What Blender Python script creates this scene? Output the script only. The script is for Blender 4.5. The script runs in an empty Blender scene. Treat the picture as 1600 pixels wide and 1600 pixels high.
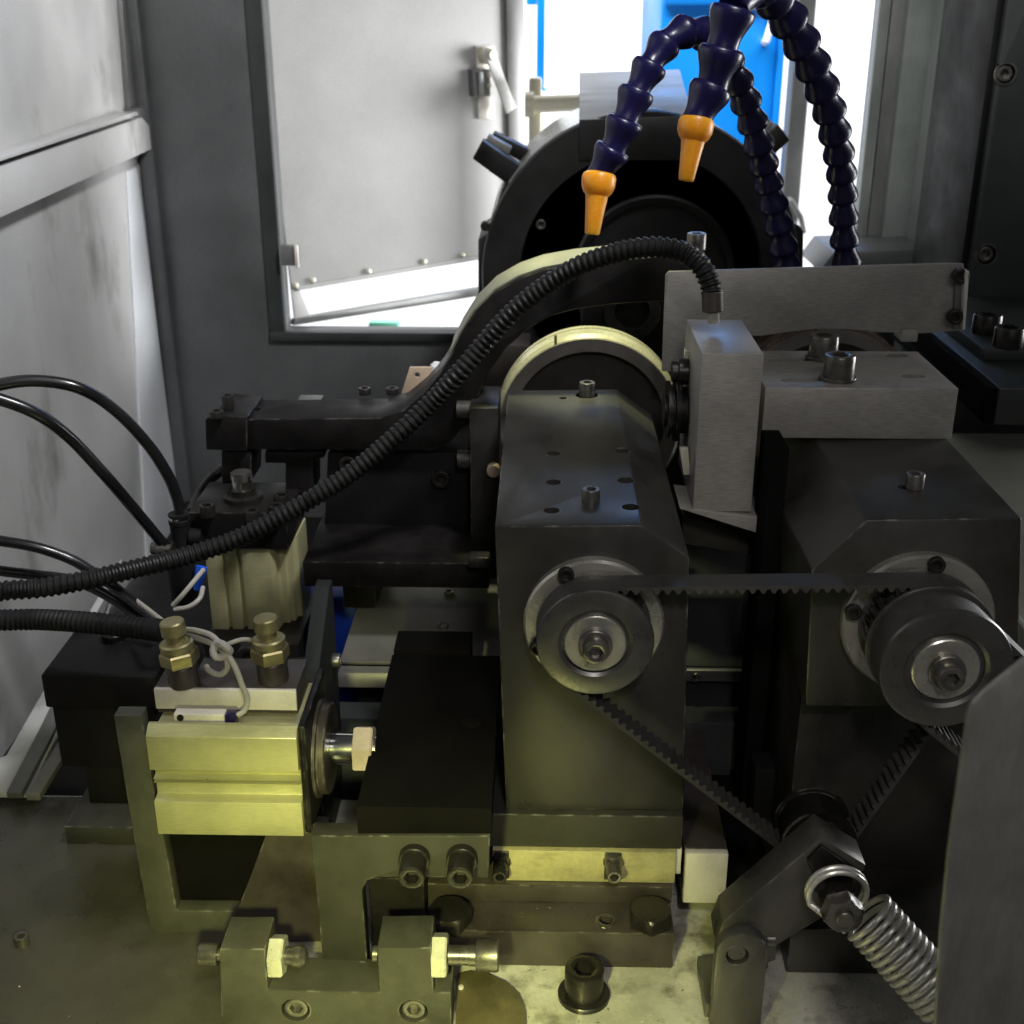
import bpy, bmesh, math, random
from mathutils import Vector, Matrix
R = math.radians
random.seed(7)
S = bpy.context.scene
COL = S.collection

# ------------------------------------------------------------------ camera
HCAM = 0.605
FPX = 1915.0
PITCH, YAW = R(22.2), R(1.385)
cam = bpy.data.cameras.new('camera')
camo = bpy.data.objects.new('camera', cam)
COL.objects.link(camo)
camo.location = (0, 0, HCAM)
camo.rotation_euler = (R(90) - PITCH, 0, YAW)
cam.sensor_width = 36.0
cam.lens = 36.0 * FPX / 1600.0
cam.clip_start, cam.clip_end = 0.02, 60
cam.dof.use_dof = True
cam.dof.focus_distance = 0.82
cam.dof.aperture_fstop = 13.0
S.camera = camo

# ------------------------------------------------------------------ world, lamps, exposure
W = bpy.data.worlds.new('World')
S.world = W
W.use_nodes = True
W.node_tree.nodes['Background'].inputs[0].default_value = (0.93, 0.97, 1.0, 1)
W.node_tree.nodes['Background'].inputs[1].default_value = 0.045

def aim(o, p):
    o.rotation_euler = (Vector(p) - o.location).to_track_quat('-Z', 'Y').to_euler()

def area(name, loc, to, sx, sy, power, col):
    l = bpy.data.lights.new(name, 'AREA')
    l.shape = 'RECTANGLE'
    l.size, l.size_y, l.energy, l.color = sx, sy, power, col
    o = bpy.data.objects.new(name, l)
    COL.objects.link(o)
    o.location = loc
    aim(o, to)
    return o

def spot(name, loc, to, deg, blend, power, col, rad):
    l = bpy.data.lights.new(name, 'SPOT')
    l.spot_size, l.spot_blend, l.energy, l.color, l.shadow_soft_size = R(deg), blend, power, col, rad
    o = bpy.data.objects.new(name, l)
    COL.objects.link(o)
    o.location = loc
    aim(o, to)
    return o

# ceiling lights of the workshop behind the machine, seen only through the opening
area('workshop_lamp', (0.3, 2.7, 2.2), (0.25, 4.5, 0.8), 3.0, 1.2, 380, (0.97, 0.99, 1.0))
# workshop light falling in through the open front of the machine
area('front_lamp', (0.45, -0.65, 1.30), (-0.05, 1.0, 0.25), 0.9, 0.6, 2.9, (1.0, 0.98, 0.95))
# unseen area light added to brighten the open door with workshop light
dl = area('door_fill', (1.7, 2.00, 0.35), (-0.25, 1.66, 0.30), 1.0, 0.8, 17, (0.98, 0.99, 1.0))
dl.data.spread = R(80)
# unseen fill spot added to brighten the side wall
spot('wall_fill', (0.25, 0.60, 1.20), (-0.50, 1.15, 0.46), 74, 1.0, 66, (0.98, 0.985, 1.0), 0.08)
spot('panel_fill', (-0.05, 0.55, 1.30), (0.47, 1.55, 0.62), 34, 1.0, 62, (0.97, 1.0, 0.97), 0.08)  # extra unseen spot that brightens the back panel beside the opening
# unseen white spot added near the lens to lift the low front parts
spot('front_fill', (0.10, -0.10, 0.95), (0.03, 0.70, 0.06), 48, 1.0, 13, (1.0, 0.955, 0.92), 0.05)
# the machine's own yellowish work lamps
spot('low_work_lamp', (-0.08, 0.20, 0.36), (-0.12, 0.60, -0.04), 62, 0.75, 17.0, (0.96, 1.0, 0.33), 0.015)
spot('high_work_lamp', (0.03, 1.09, 0.84), (0.045, 1.03, 0.30), 25, 0.7, 24.0, (1.0, 1.0, 0.55), 0.02)

S.view_settings.view_transform = 'Standard'
S.view_settings.look = 'None'
S.view_settings.exposure = 0.0
S.view_settings.gamma = 1.0
S.render.engine = 'CYCLES'
S.cycles.use_denoising = True
S.cycles.max_bounces = 8
S.cycles.sample_clamp_indirect = 4.0

# ------------------------------------------------------------------ pixel -> place helpers (a sight line met with a real plane)
_rot = camo.rotation_euler.to_matrix()
CAMP = Vector((0, 0, HCAM))
def ray(px, py):
    return _rot @ Vector(((px - 800.0) / FPX, -(py - 800.0) / FPX, -1.0))
def aY(px, py, Y):
    d = ray(px, py); return CAMP + d * (Y / d.y)
def aZ(px, py, Z):
    d = ray(px, py); return CAMP + d * ((Z - HCAM) / d.z)
def aX(px, py, X):
    d = ray(px, py); return CAMP + d * (X / d.x)
def onp(px, py, P0, n):
    d = ray(px, py); return CAMP + d * ((P0 - CAMP).dot(n) / d.dot(n))
def xz(pts, Y):
    return [(aY(x, y, Y).x, aY(x, y, Y).z) for x, y in pts]
def mm(px, Y, py=800):                       # length in metres of so many pixels there
    d = ray(800, py); return px / FPX * (Y / d.y)

# ------------------------------------------------------------------ materials
MATS = {}
def mat(name, col, rough=0.5, metal=0.0, var=0.35, scale=30, bump=0.05, bscale=400, stretch=None, spec=0.5, stain=None, edge=0.0, coat=0.0, oil=0.12, streak=0.30):
    m = bpy.data.materials.new(name); m.use_nodes = True
    nt = m.node_tree; N = nt.nodes; L = nt.links
    b = N['Principled BSDF']
    b.inputs['Metallic'].default_value = metal
    b.inputs['Specular IOR Level'].default_value = spec
    b.inputs['Coat Weight'].default_value = coat
    tc = N.new('ShaderNodeTexCoord')
    mp = N.new('ShaderNodeMapping'); L.new(tc.outputs['Object'], mp.inputs[0])
    if stretch: mp.inputs['Scale'].default_value = stretch
    n1 = N.new('ShaderNodeTexNoise'); n1.inputs['Scale'].default_value = scale; n1.inputs['Detail'].default_value = 5; n1.inputs['Roughness'].default_value = 0.6
    L.new(tc.outputs['Object'], n1.inputs['Vector'])
    n2 = N.new('ShaderNodeTexNoise'); n2.inputs['Scale'].default_value = bscale; n2.inputs['Detail'].default_value = 3
    L.new(mp.outputs[0], n2.inputs['Vector'])
    rp = N.new('ShaderNodeValToRGB')
    rp.color_ramp.elements[0].position = 0.32; rp.color_ramp.elements[1].position = 0.68
    lo = tuple(c * (1 - var) for c in col); hi = tuple(min(1, c * (1 + var * 0.55)) for c in col)
    rp.color_ramp.elements[0].color = (*lo, 1); rp.color_ramp.elements[1].color = (*hi, 1)
    L.new(n1.outputs['Fac'], rp.inputs[0])
    out = rp.outputs['Color']
    # fine speckle
    mx = N.new('ShaderNodeMix'); mx.data_type = 'RGBA'; mx.blend_type = 'MULTIPLY'; mx.inputs[0].default_value = streak
    r2 = N.new('ShaderNodeValToRGB'); r2.color_ramp.elements[0].position = 0.25; r2.color_ramp.elements[1].position = 0.75
    r2.color_ramp.elements[0].color = (0.45, 0.45, 0.45, 1)
    L.new(n2.outputs['Fac'], r2.inputs[0]); L.new(out, mx.inputs[6]); L.new(r2.outputs['Color'], mx.inputs[7])
    out = mx.outputs[2]
    if stain:
        scol, sscale, lo_, hi_, amt, sstr = stain
        ms = N.new('ShaderNodeMapping'); L.new(tc.outputs['Object'], ms.inputs[0]); ms.inputs['Scale'].default_value = sstr
        n3 = N.new('ShaderNodeTexNoise'); n3.inputs['Scale'].default_value = sscale; n3.inputs['Detail'].default_value = 6; n3.inputs['Roughness'].default_value = 0.65
        L.new(ms.outputs[0], n3.inputs['Vector'])
        mr = N.new('ShaderNodeMapRange'); mr.inputs['From Min'].default_value = lo_; mr.inputs['From Max'].default_value = hi_; mr.inputs['To Max'].default_value = amt
        L.new(n3.outputs['Fac'], mr.inputs['Value'])
        m3 = N.new('ShaderNodeMix'); m3.data_type = 'RGBA'
        L.new(mr.outputs[0], m3.inputs[0]); L.new(out, m3.inputs[6]); m3.inputs[7].default_value = (*scol, 1)
        out = m3.outputs[2]
    if edge:
        # bare metal where the corners are rubbed
        bv = N.new('ShaderNodeBevel'); bv.samples = 3; bv.inputs['Radius'].default_value = 0.0018
        ge = N.new('ShaderNodeNewGeometry')
        dt = N.new('ShaderNodeVectorMath'); dt.operation = 'DOT_PRODUCT'
        L.new(bv.outputs[0], dt.inputs[0]); L.new(ge.outputs['Normal'], dt.inputs[1])
        e1 = N.new('ShaderNodeMapRange'); e1.inputs['From Min'].default_value = 0.985; e1.inputs['From Max'].default_value = 0.90; e1.inputs['To Max'].default_value = edge
        L.new(dt.outputs['Value'], e1.inputs['Value'])
        n4 = N.new('ShaderNodeTexNoise'); n4.inputs['Scale'].default_value = 90; n4.inputs['Detail'].default_value = 4; L.new(tc.outputs['Object'], n4.inputs['Vector'])
        e2 = N.new('ShaderNodeMapRange'); e2.inputs['From Min'].default_value = 0.50; e2.inputs['From Max'].default_value = 0.68; L.new(n4.outputs['Fac'], e2.inputs['Value'])
        e3 = N.new('ShaderNodeMath'); e3.operation = 'MULTIPLY'; L.new(e1.outputs[0], e3.inputs[0]); L.new(e2.outputs[0], e3.inputs[1])
        m4 = N.new('ShaderNodeMix'); m4.data_type = 'RGBA'; L.new(e3.outputs[0], m4.inputs[0]); L.new(out, m4.inputs[6]); m4.inputs[7].default_value = (0.55, 0.53, 0.48, 1)
        out = m4.outputs[2]
    L.new(out, b.inputs['Base Color'])
    rr = N.new('ShaderNodeMapRange'); rr.inputs['From Min'].default_value = 0.3; rr.inputs['From Max'].default_value = 0.7; rr.inputs['To Min'].default_value = max(0.08, rough - oil); rr.inputs['To Max'].default_value = min(1, rough + oil)
    L.new(n1.outputs['Fac'], rr.inputs['Value']); L.new(rr.outputs[0], b.inputs['Roughness'])
    bp = N.new('ShaderNodeBump'); bp.inputs['Strength'].default_value = bump; bp.inputs['Distance'].default_value = 0.002
    L.new(n2.outputs['Fac'], bp.inputs['Height']); L.new(bp.outputs[0], b.inputs['Normal'])
    MATS[name] = m
    return m

mat('sheet_wall', (0.56, 0.555, 0.545), 0.48, 0.15, 0.14, 5, 0.03, 500, stain=((0.22, 0.21, 0.20), 9, 0.58, 0.72, 0.8, (1, 1, 0.45)))
mat('sheet_door', (0.46, 0.455, 0.44), 0.6, 0.0, 0.12, 8, 0.03, 600, stain=((0.25, 0.24, 0.23), 10, 0.60, 0.75, 0.6, (1, 1, 0.6)))
mat('dark_panel', (0.112, 0.114, 0.116), 0.42, 0.35, 0.25, 6, 0.03, 500, stretch=(1, 1, 0.2))
mat('frame_grey', (0.20, 0.20, 0.195), 0.4, 0.5, 0.2, 10, 0.03, 500)
mat('column_green', (0.040, 0.046, 0.044), 0.45, 0.2, 0.25, 10, 0.05, 600)
mat('pillar_grey', (0.26, 0.275, 0.265), 0.38, 0.5, 0.25, 7, 0.03, 500, stretch=(1, 1, 0.15))
mat('gun_steel', (0.052, 0.050, 0.045), 0.40, 0.2, 0.35, 14, 0.06, 900, stretch=(1, 1, 3), stain=((0.022, 0.020, 0.018), 13, 0.50, 0.70, 0.7, (1, 1, 0.5)), edge=0.7, oil=0.14, spec=0.35, streak=0.55)
mat('dark_steel', (0.040, 0.038, 0.034), 0.40, 0.4, 0.35, 20, 0.05, 700, edge=0.5, oil=0.2)
mat('black_steel', (0.0105, 0.0092, 0.0088), 0.48, 0.2, 0.35, 25, 0.06, 700, spec=0.3, edge=0.35, oil=0.2)
mat('black_paint', (0.009, 0.0082, 0.0085), 0.6, 0.0, 0.3, 20, 0.06, 500, spec=0.2)
mat('screw_black', (0.040, 0.037, 0.034), 0.33, 0.6, 0.3, 60, 0.04, 900)
mat('screw_grey', (0.17, 0.16, 0.145), 0.32, 0.7, 0.3, 80, 0.04, 900)
mat('olive_steel', (0.040, 0.039, 0.033), 0.56, 0.1, 0.3, 22, 0.05, 700, stain=((0.04, 0.037, 0.03), 18, 0.50, 0.72, 0.7, (1, 1, 1)), edge=0.6, oil=0.16, spec=0.28)
mat('fork_olive', (0.078, 0.077, 0.062), 0.50, 0.15, 0.3, 22, 0.05, 700, stain=((0.035, 0.033, 0.026), 20, 0.50, 0.70, 0.7, (1, 1, 1)), edge=0.6, oil=0.16, spec=0.3)
mat('brown_steel', (0.065, 0.055, 0.050), 0.42, 0.35, 0.35, 25, 0.05, 700, edge=0.5, oil=0.2)
mat('disc_web', (0.085, 0.074, 0.066), 0.5, 0.2, 0.3, 20, 0.05, 500)
mat('ring_face', (0.42, 0.39, 0.36), 0.40, 0.4, 0.2, 30, 0.04, 700)
mat('arm_lit', (0.21, 0.21, 0.15), 0.45, 0.3, 0.2, 20, 0.04, 700)  # light falling on the arm's top, put into the colour
mat('alu_body', (0.50, 0.48, 0.26), 0.38, 0.45, 0.12, 25, 0.03, 900, stretch=(0.15, 1, 1), stain=((0.30, 0.27, 0.17), 26, 0.56, 0.74, 0.55, (1, 1, 1)))
mat('alu_plate', (0.43, 0.41, 0.385), 0.46, 0.25, 0.2, 18, 0.07, 1000, streak=0.6, oil=0.12, edge=0.5, stretch=(0.12, 1, 1), stain=((0.20, 0.19, 0.175), 20, 0.55, 0.75, 0.5, (1, 1, 1)))
mat('pale_metal', (0.80, 0.75, 0.68), 0.42, 0.3, 0.12, 40, 0.05, 900, stain=((0.4, 0.33, 0.26), 70, 0.6, 0.75, 0.5, (1, 1, 1)))
mat('bearing_ring', (0.55, 0.53, 0.47), 0.30, 0.75, 0.15, 30, 0.03, 900)
mat('chrome', (0.75, 0.74, 0.70), 0.18, 1.0, 0.05, 40, 0.0, 900)
mat('nut_pink', (0.60, 0.49, 0.42), 0.5, 0.2, 0.15, 60, 0.05, 900)
mat('zinc', (0.80, 0.78, 0.62), 0.34, 0.4, 0.15, 60, 0.03, 900)
mat('brass', (0.36, 0.32, 0.16), 0.40, 0.7, 0.2, 60, 0.03, 900)
mat('gib_brass', (0.52, 0.47, 0.25), 0.42, 0.3, 0.25, 40, 0.10, 300, stain=((0.20, 0.17, 0.08), 45, 0.53, 0.70, 0.7, (0.5, 1, 2)))
mat('bed_steel', (0.76, 0.74, 0.64), 0.36, 0.35, 0.28, 18, 0.06, 500, stain=((0.15, 0.135, 0.09), 32, 0.50, 0.66, 0.75, (1, 1, 1)), oil=0.24)
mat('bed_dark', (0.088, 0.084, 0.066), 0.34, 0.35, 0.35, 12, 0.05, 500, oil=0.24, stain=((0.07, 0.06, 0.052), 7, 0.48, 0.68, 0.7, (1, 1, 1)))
mat('pad_olive', (0.17, 0.145, 0.075), 0.30, 0.3, 0.3, 22, 0.04, 500, stain=((0.10, 0.03, 0.015), 30, 0.66, 0.74, 0.6, (1, 1, 1)))
mat('tray_sheet', (0.20, 0.193, 0.175), 0.45, 0.4, 0.2, 12, 0.04, 600, stain=((0.10, 0.095, 0.085), 16, 0.54, 0.72, 0.7, (1, 1, 1)))
mat('tray_pale', (0.42, 0.43, 0.36), 0.45, 0.2, 0.12, 8, 0.02, 500)
mat('rubber', (0.010, 0.0095, 0.009), 0.50, 0.0, 0.4, 40, 0.08, 900, spec=0.3, oil=0.2)
mat('hose_black', (0.010, 0.010, 0.011), 0.25, 0.0, 0.2, 20, 0.0, 900)
mat('belt_rubber', (0.042, 0.040, 0.038), 0.6, 0.0, 0.3, 60, 0.12, 1200)
mat('pulley_grey', (0.105, 0.103, 0.098), 0.32, 0.6, 0.2, 40, 0.03, 900)
mat('hose_blue', (0.010, 0.008, 0.055), 0.30, 0.0, 0.3, 60, 0.04, 700, spec=0.4, oil=0.15)
_n = M_ = mat('nozzle_orange', (0.90, 0.36, 0.015), 0.38, 0.0, 0.06, 40, 0.02, 500)
_b = _n.node_tree.nodes['Principled BSDF']
_b.inputs['Subsurface Weight'].default_value = 0.45
_b.inputs['Subsurface Radius'].default_value = (1.0, 0.6, 0.2)
_b.inputs['Subsurface Scale'].default_value = 0.015
mat('wire_grey', (0.40, 0.38, 0.33), 0.5, 0.0, 0.15, 80, 0.02, 900)
mat('blue_paint', (0.0, 0.22, 0.72), 0.4, 0.0, 0.06, 3, 0.0, 200)
mat('blue_plastic', (0.006, 0.05, 0.42), 0.4, 0.0, 0.1, 10, 0.0, 200)
mat('white_paint', (0.82, 0.82, 0.80), 0.6, 0.0, 0.04, 3, 0.0, 200)
mat('workshop_white', (0.88, 0.88, 0.88), 0.8, 0.0, 0.03, 1.5, 0.0, 100)
mat('cream', (0.62, 0.58, 0.44), 0.45, 0.0, 0.12, 15, 0.03, 400)
mat('mint', (0.22, 0.62, 0.45), 0.5, 0.0, 0.06, 5, 0.0, 200)
mat('head_cast', (0.022, 0.021, 0.021), 0.38, 0.2, 0.3, 14, 0.06, 500)
mat('head_rim', (0.55, 0.55, 0.54), 0.28, 0.9, 0.3, 12, 0.05, 500)
mat('wood_pale', (0.52, 0.40, 0.29), 0.5, 0.0, 0.15, 40, 0.05, 500)
mat('copper', (0.30, 0.22, 0.17), 0.28, 0.8, 0.2, 30, 0.03, 500)
mat('ring_rim', (0.70, 0.68, 0.55), 0.28, 0.4, 0.05, 30, 0.01, 500)
mat('cast_matte', (0.026, 0.030, 0.028), 0.7, 0.0, 0.3, 10, 0.05, 500, spec=0.12)
mat('arm_grey', (0.105, 0.100, 0.088), 0.40, 0.4, 0.3, 25, 0.04, 700, edge=0.6, oil=0.2)
mat('spring_steel', (0.76, 0.74, 0.68), 0.34, 0.5, 0.1, 60, 0.0, 900)
mat('trim_pale', (0.64, 0.66, 0.68), 0.4, 0.2, 0.06, 6, 0.02, 500)
mat('slider_black', (0.006, 0.0055, 0.0055), 0.85, 0.0, 0.3, 20, 0.05, 600, spec=0.05)
mat('pad_top', (0.62, 0.62, 0.61), 0.5, 0.3, 0.2, 12, 0.1, 400, stretch=(0.2, 2, 1), stain=((0.18, 0.18, 0.17), 14, 0.5, 0.7, 0.6, (0.4, 2.5, 1)))
mat('guard_grey', (0.23, 0.225, 0.212), 0.38, 0.45, 0.35, 9, 0.05, 260, stretch=(3, 1, 0.4), stain=((0.10, 0.098, 0.09), 12, 0.48, 0.72, 0.8, (2.2, 1, 0.7)), oil=0.25)
mat('solenoid_blue', (0.01, 0.12, 0.85), 0.4, 0.0, 0.1, 30, 0.0, 500)
M = MATS

# ------------------------------------------------------------------ object helpers
def tag(o, label=None, cat=None, group=None, kind=None):
    if label: o['label'] = label
    if cat: o['category'] = cat
    if group: o['group'] = group
    if kind: o['kind'] = kind
    return o

def thing(name, label, cat, loc, group=None):
    o = bpy.data.objects.new(name, None); COL.objects.link(o)
    o.location = loc; o.empty_display_size = 0.01
    return tag(o, label, cat, group)

_abs = {}
def obj(name, bm, m, parent=None, smooth=True, ang=32):
    me = bpy.data.meshes.new(name)
    bmesh.ops.recalc_face_normals(bm, faces=bm.faces)
    bm.to_mesh(me); bm.free()
    me.materials.append(M[m] if isinstance(m, str) else m)
    o = bpy.data.objects.new(name, me); COL.objects.link(o)
    if parent is None:                       # put the origin at the mesh's own base
        vs = [v.co for v in me.vertices]
        c = Vector(((min(v.x for v in vs) + max(v.x for v in vs)) / 2, (min(v.y for v in vs) + max(v.y for v in vs)) / 2, min(v.z for v in vs)))
        me.transform(Matrix.Translation(-c)); o.location = c
        _abs[o.name] = c
    else:
        base = _abs.get(parent.name, None)
        if base is None: base = Vector(parent.location)
        me.transform(Matrix.Translation(-base))
        o.parent = parent
        _abs[o.name] = base.copy()
    if smooth:
        me.polygons.foreach_set('use_smooth', [True] * len(me.polygons))
        me.set_sharp_from_angle(angle=R(ang))
    return o

def NB(): return bmesh.new()

def bev(bm, w, geom=None, seg=2, ang=25):
    if w <= 0: return bm
    bmesh.ops.recalc_face_normals(bm, faces=bm.faces)
    es = [e for e in bm.edges if len(e.link_faces) == 2 and e.calc_face_angle(0) > R(ang)]
    bmesh.ops.bevel(bm, geom=es, offset=w, segments=seg, profile=0.5, affect='EDGES', clamp_overlap=True)
    return bm

def box(x0, x1, y0, y1, z0, z1, b=0.0008):
    bm = NB()
    v = [bm.verts.new((x, y, z)) for z in (z0, z1) for y in (y0, y1) for x in (x0, x1)]
    for f in ((0, 1, 3, 2), (4, 6, 7, 5), (0, 4, 5, 1), (2, 3, 7, 6), (0, 2, 6, 4), (1, 5, 7, 3)):
        bm.faces.new([v[i] for i in f])
    return bev(bm, b)

def loft(loops, b=0.0, close=True):
    """bridge loops of equal length; cap first and last"""
    bm = NB()
    vs = [[bm.verts.new(p) for p in l] for l in loops]
    n = len(vs[0])
    for a, c in zip(vs, vs[1:]):
        for i in range(n):
            j = (i + 1) % n
            try: bm.faces.new((a[i], a[j], c[j], c[i]))
            except ValueError: pass
    if close:
        bm.faces.new(vs[0][::-1]); bm.faces.new(vs[-1])
    return bev(bm, b)

def prismY(pts, y0, y1, b=0.0008):           # outline in x,z pushed along Y
    return loft([[(x, y0, z) for x, z in pts], [(x, y1, z) for x, z in pts]], b)
def prismX(pts, x0, x1, b=0.0006):           # outline in y,z
    return loft([[(x0, y, z) for y, z in pts], [(x1, y, z) for y, z in pts]], b)
def prismZ(pts, z0, z1, b=0.0008):           # outline in x,y
    return loft([[(x, y, z0) for x, y in pts], [(x, y, z1) for x, y in pts]], b)
def ppY(px, Y, depth, b=0.0008):             # outline read on the plane y = Y
    return prismY(xz(px, Y), Y, Y + depth, b)

def frame(axis):
    a = Vector(axis).normalized()
    h = Vector((0, 0, 1)) if abs(a.z) < 0.9 else Vector((0, 1, 0))
    u = h.cross(a).normalized(); v = a.cross(u)
    return u, v, a

def lathe(base, axis, prof, n=40, hexes=(), rot=0.0, rings_open=False):
    """prof: list of (radius, height) along axis; a radius entry may be ('h', r) for a hexagon of that across-corner radius"""
    u, v, a = frame(axis); base = Vector(base)
    loops = []
    for r, h in prof:
        hexa = isinstance(r, tuple)
        rr = r[1] if hexa else r
        l = []
        for i in range(n):
            t = 2 * math.pi * i / n + rot
            k = rr
            if hexa:
                tt = (2 * math.pi * i / n) % (math.pi / 3) - math.pi / 6
                k = rr * math.cos(math.pi / 6) / math.cos(tt)
            l.append(base + a * h + u * (k * math.cos(t)) + v * (k * math.sin(t)))
        loops.append(l)
    if rings_open:
        loops.append(loops[0]); bm = loft(loops, 0, False)
        bmesh.ops.remove_doubles(bm, verts=bm.verts, dist=1e-7)
        return bm
    return loft(loops)

def capscrew(base, axis, r, h, washer=0.0):
    """socket head cap screw: base centre of the head, head radius and height"""
    b = r * 0.10
    p = []
    if washer: p += [(r + washer, -0.0022), (r + washer, -0.0003), (r + washer * 0.9, 0)]
    p += [(r, 0.0), (r, h - b), (r - b * 0.4, h - b * 0.3), (r - b, h), (r * 0.66, h), (('h', r * 0.58), h - b * 0.5), (('h', r * 0.58), h * 0.42), (('h', r * 0.2), h * 0.36)]
    return lathe(base, axis, p, 36)

def hexbolt(base, axis, r, h, rot=0.0, hole=0.0, stud=None):
    p = [(('h', r), 0), (('h', r), h * 0.86), (r * 0.86, h)]
    if stud: p += [(stud[0], h), (stud[0], h + stud[1] - 0.0006), (stud[0] - 0.0006, h + stud[1])]
    elif hole: p += [(hole, h), (hole, h * 0.4)]
    return lathe(base, axis, p, 36, rot=rot)

def catmull(pts, n=10):
    P = [Vector(p) for p in pts]; P = [2 * P[0] - P[1]] + P + [2 * P[-1] - P[-2]]
    out = []
    for i in range(1, len(P) - 2):
        for k in range(n):
            t = k / n
            a, b, c, d = P[i - 1], P[i], P[i + 1], P[i + 2]
            out.append(0.5 * ((2 * b) + (c - a) * t + (2 * a - 5 * b + 4 * c - d) * t * t + (3 * b - a - 3 * c + d) * t ** 3))
    out.append(P[-2])
    return out

def resample(pts, step):
    out = [pts[0]]; acc = 0.0
    for a, b in zip(pts, pts[1:]):
        L = (b - a).length; pos = 0.0
        while acc + L - pos >= step:
            pos += step - acc; acc = 0.0
            out.append(a + (b - a) * (pos / L))
        acc += L - pos
    return out

def sweep(path, rad, n=14):
    """tube along path; rad a number or function of the index"""
    path = [Vector(p) for p in path]
    loops = []
    t0 = (path[1] - path[0]).normalized()
    u = frame(t0)[0]
    for i, p in enumerate(path):
        t = ((path[i + 1] if i + 1 < len(path) else p) - (path[i - 1] if i else p)).normalized()
        u = (u - t * u.dot(t)).normalized(); v = t.cross(u)
        r = rad(i) if callable(rad) else rad
        loops.append([p + u * (r * math.cos(2 * math.pi * k / n)) + v * (r * math.sin(2 * math.pi * k / n)) for k in range(n)])
    return loft(loops)

def cut(o, *bms):
    """take holes and slots out of a finished mesh"""
    base = _abs[o.name]
    big = NB()
    for bm in bms:
        me = bpy.data.meshes.new('t'); bmesh.ops.recalc_face_normals(bm, faces=bm.faces); bm.to_mesh(me); bm.free()
        big.from_mesh(me); bpy.data.meshes.remove(me)
    me = bpy.data.meshes.new('cutter'); big.to_mesh(me); big.free(); me.transform(Matrix.Translation(-base))
    c = bpy.data.objects.new('cutter', me); COL.objects.link(c); c.parent = o.parent
    if o.parent is None: c.location = o.location
    md = o.modifiers.new('cut', 'BOOLEAN'); md.operation = 'DIFFERENCE'; md.object = c; md.solver = 'EXACT'
    dg = bpy.context.evaluated_depsgraph_get(); dg.update()
    new = bpy.data.meshes.new_from_object(o.evaluated_get(dg))
    o.modifiers.remove(md); old = o.data; o.data = new; new.name = old.name
    bpy.data.objects.remove(c); bpy.data.meshes.remove(me)
    o.data.polygons.foreach_set('use_smooth', [True] * len(o.data.polygons)); o.data.set_sharp_from_angle(angle=R(32))

def hole(p, axis, r, d):                     # cutter for a round hole entering at p against axis
    return lathe(Vector(p) + Vector(axis) * 0.003, -Vector(axis), [(r, 0), (r, d + 0.003)], 24)

# =================================================================== THE SETTING
# machine bed: flat steel table, z = 0
bed_back = aZ(40, 1241, 0).y
o = tag(obj('machine_bed_ground', box(-0.75, 0.75, 0.25, 1.568, -0.08, -0.045, 0.002), 'black_paint'), kind='structure')
bx0 = aZ(350, 1560, 0).x
b1 = obj('bed_table', box(-0.62, 0.60, 0.30, bed_back, -0.045, 0.0, 0.002), 'bed_steel'); tag(b1, kind='structure')
# thin darker brown layer over the left part of the bed
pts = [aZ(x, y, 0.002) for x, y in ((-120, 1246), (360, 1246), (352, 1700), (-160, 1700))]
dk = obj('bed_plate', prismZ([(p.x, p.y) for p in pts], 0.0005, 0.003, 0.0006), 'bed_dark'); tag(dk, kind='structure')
tag(obj('workshop_floor', box(-6, 6, 1.9, 9, -0.95, -0.90, 0), 'workshop_white'), kind='structure')
tag(obj('workshop_wall', box(-6, 6, 6.0, 6.1, -0.9, 4.0, 0), 'workshop_white'), kind='structure')

# =================================================================== ENCLOSURE
XW = -0.50
YP = 1.57
wl = thing('enclosure_wall', 'pale stained sheet metal side wall with a channel rail, behind the thin black hoses', 'wall', (XW, 1.0, 0))
obj('sheet', box(XW - 0.004, XW, 0.45, YP, -0.04, 1.35, 0.0005), 'sheet_wall', wl)
def onwall(px, X0, X1, m, name, b=0.0006):
    A = [aX(x, y, X1) for x, y in px]
    return obj(name, loft([[(X0, p.y, p.z) for p in A], [(X1, p.y, p.z) for p in A]], b), m, wl)
onwall([(-160, 311), (222, 183), (258, 224), (-160, 414)], XW - 0.001, XW + 0.018, 'sheet_wall', 'rail', 0.0015)
onwall([(-160, 298), (214, 174), (217, 180), (-160, 306)], XW - 0.001, XW + 0.024, 'sheet_wall', 'rail_lip')
onwall([(199, 268), (214, 262), (282, 800), (292, 900), (232, 900)], XW - 0.001, XW + 0.003, 'trim_pale', 'trim_strip')
onwall([(186, -60), (198, -60), (214, 172), (203, 176)], XW - 0.001, XW + 0.006, 'frame_grey', 'trim_strip')
onwall([(216, 170), (240, 162), (258, 165), (258, 226), (222, 236)], XW + 0.0005, XW + 0.0175, 'dark_panel', 'rail_end')

# sloping ledges along the foot of that wall
ld = thing('wall_ledge', 'two pale folded metal ledges running along the foot of the side wall', 'ledge', (XW, 1.0, 0.0))
def ledge(px, z, m, name, t=0.006):
    A = [aZ(x, y, z) for x, y in px]
    return obj(name, prismZ([(p.x, p.y) for p in A], z - t, z, 0.0005), m, ld)
ledge([(190, 872), (160, 985), (48, 1237), (-120, 1237), (-120, 1225), (10, 1180), (122, 985)], 0.012, 'sheet_wall', 'ledge_sheet')
ledge([(180, 905), (152, 990), (80, 1150), (34, 1238), (10, 1238), (66, 1130), (135, 985)], 0.018, 'frame_grey', 'ledge_sheet')
ledge([(150, 1075), (100, 1180), (62, 1241), (40, 1241), (78, 1180), (120, 1110)], 0.024, 'tray_sheet', 'ledge_sheet')

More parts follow.
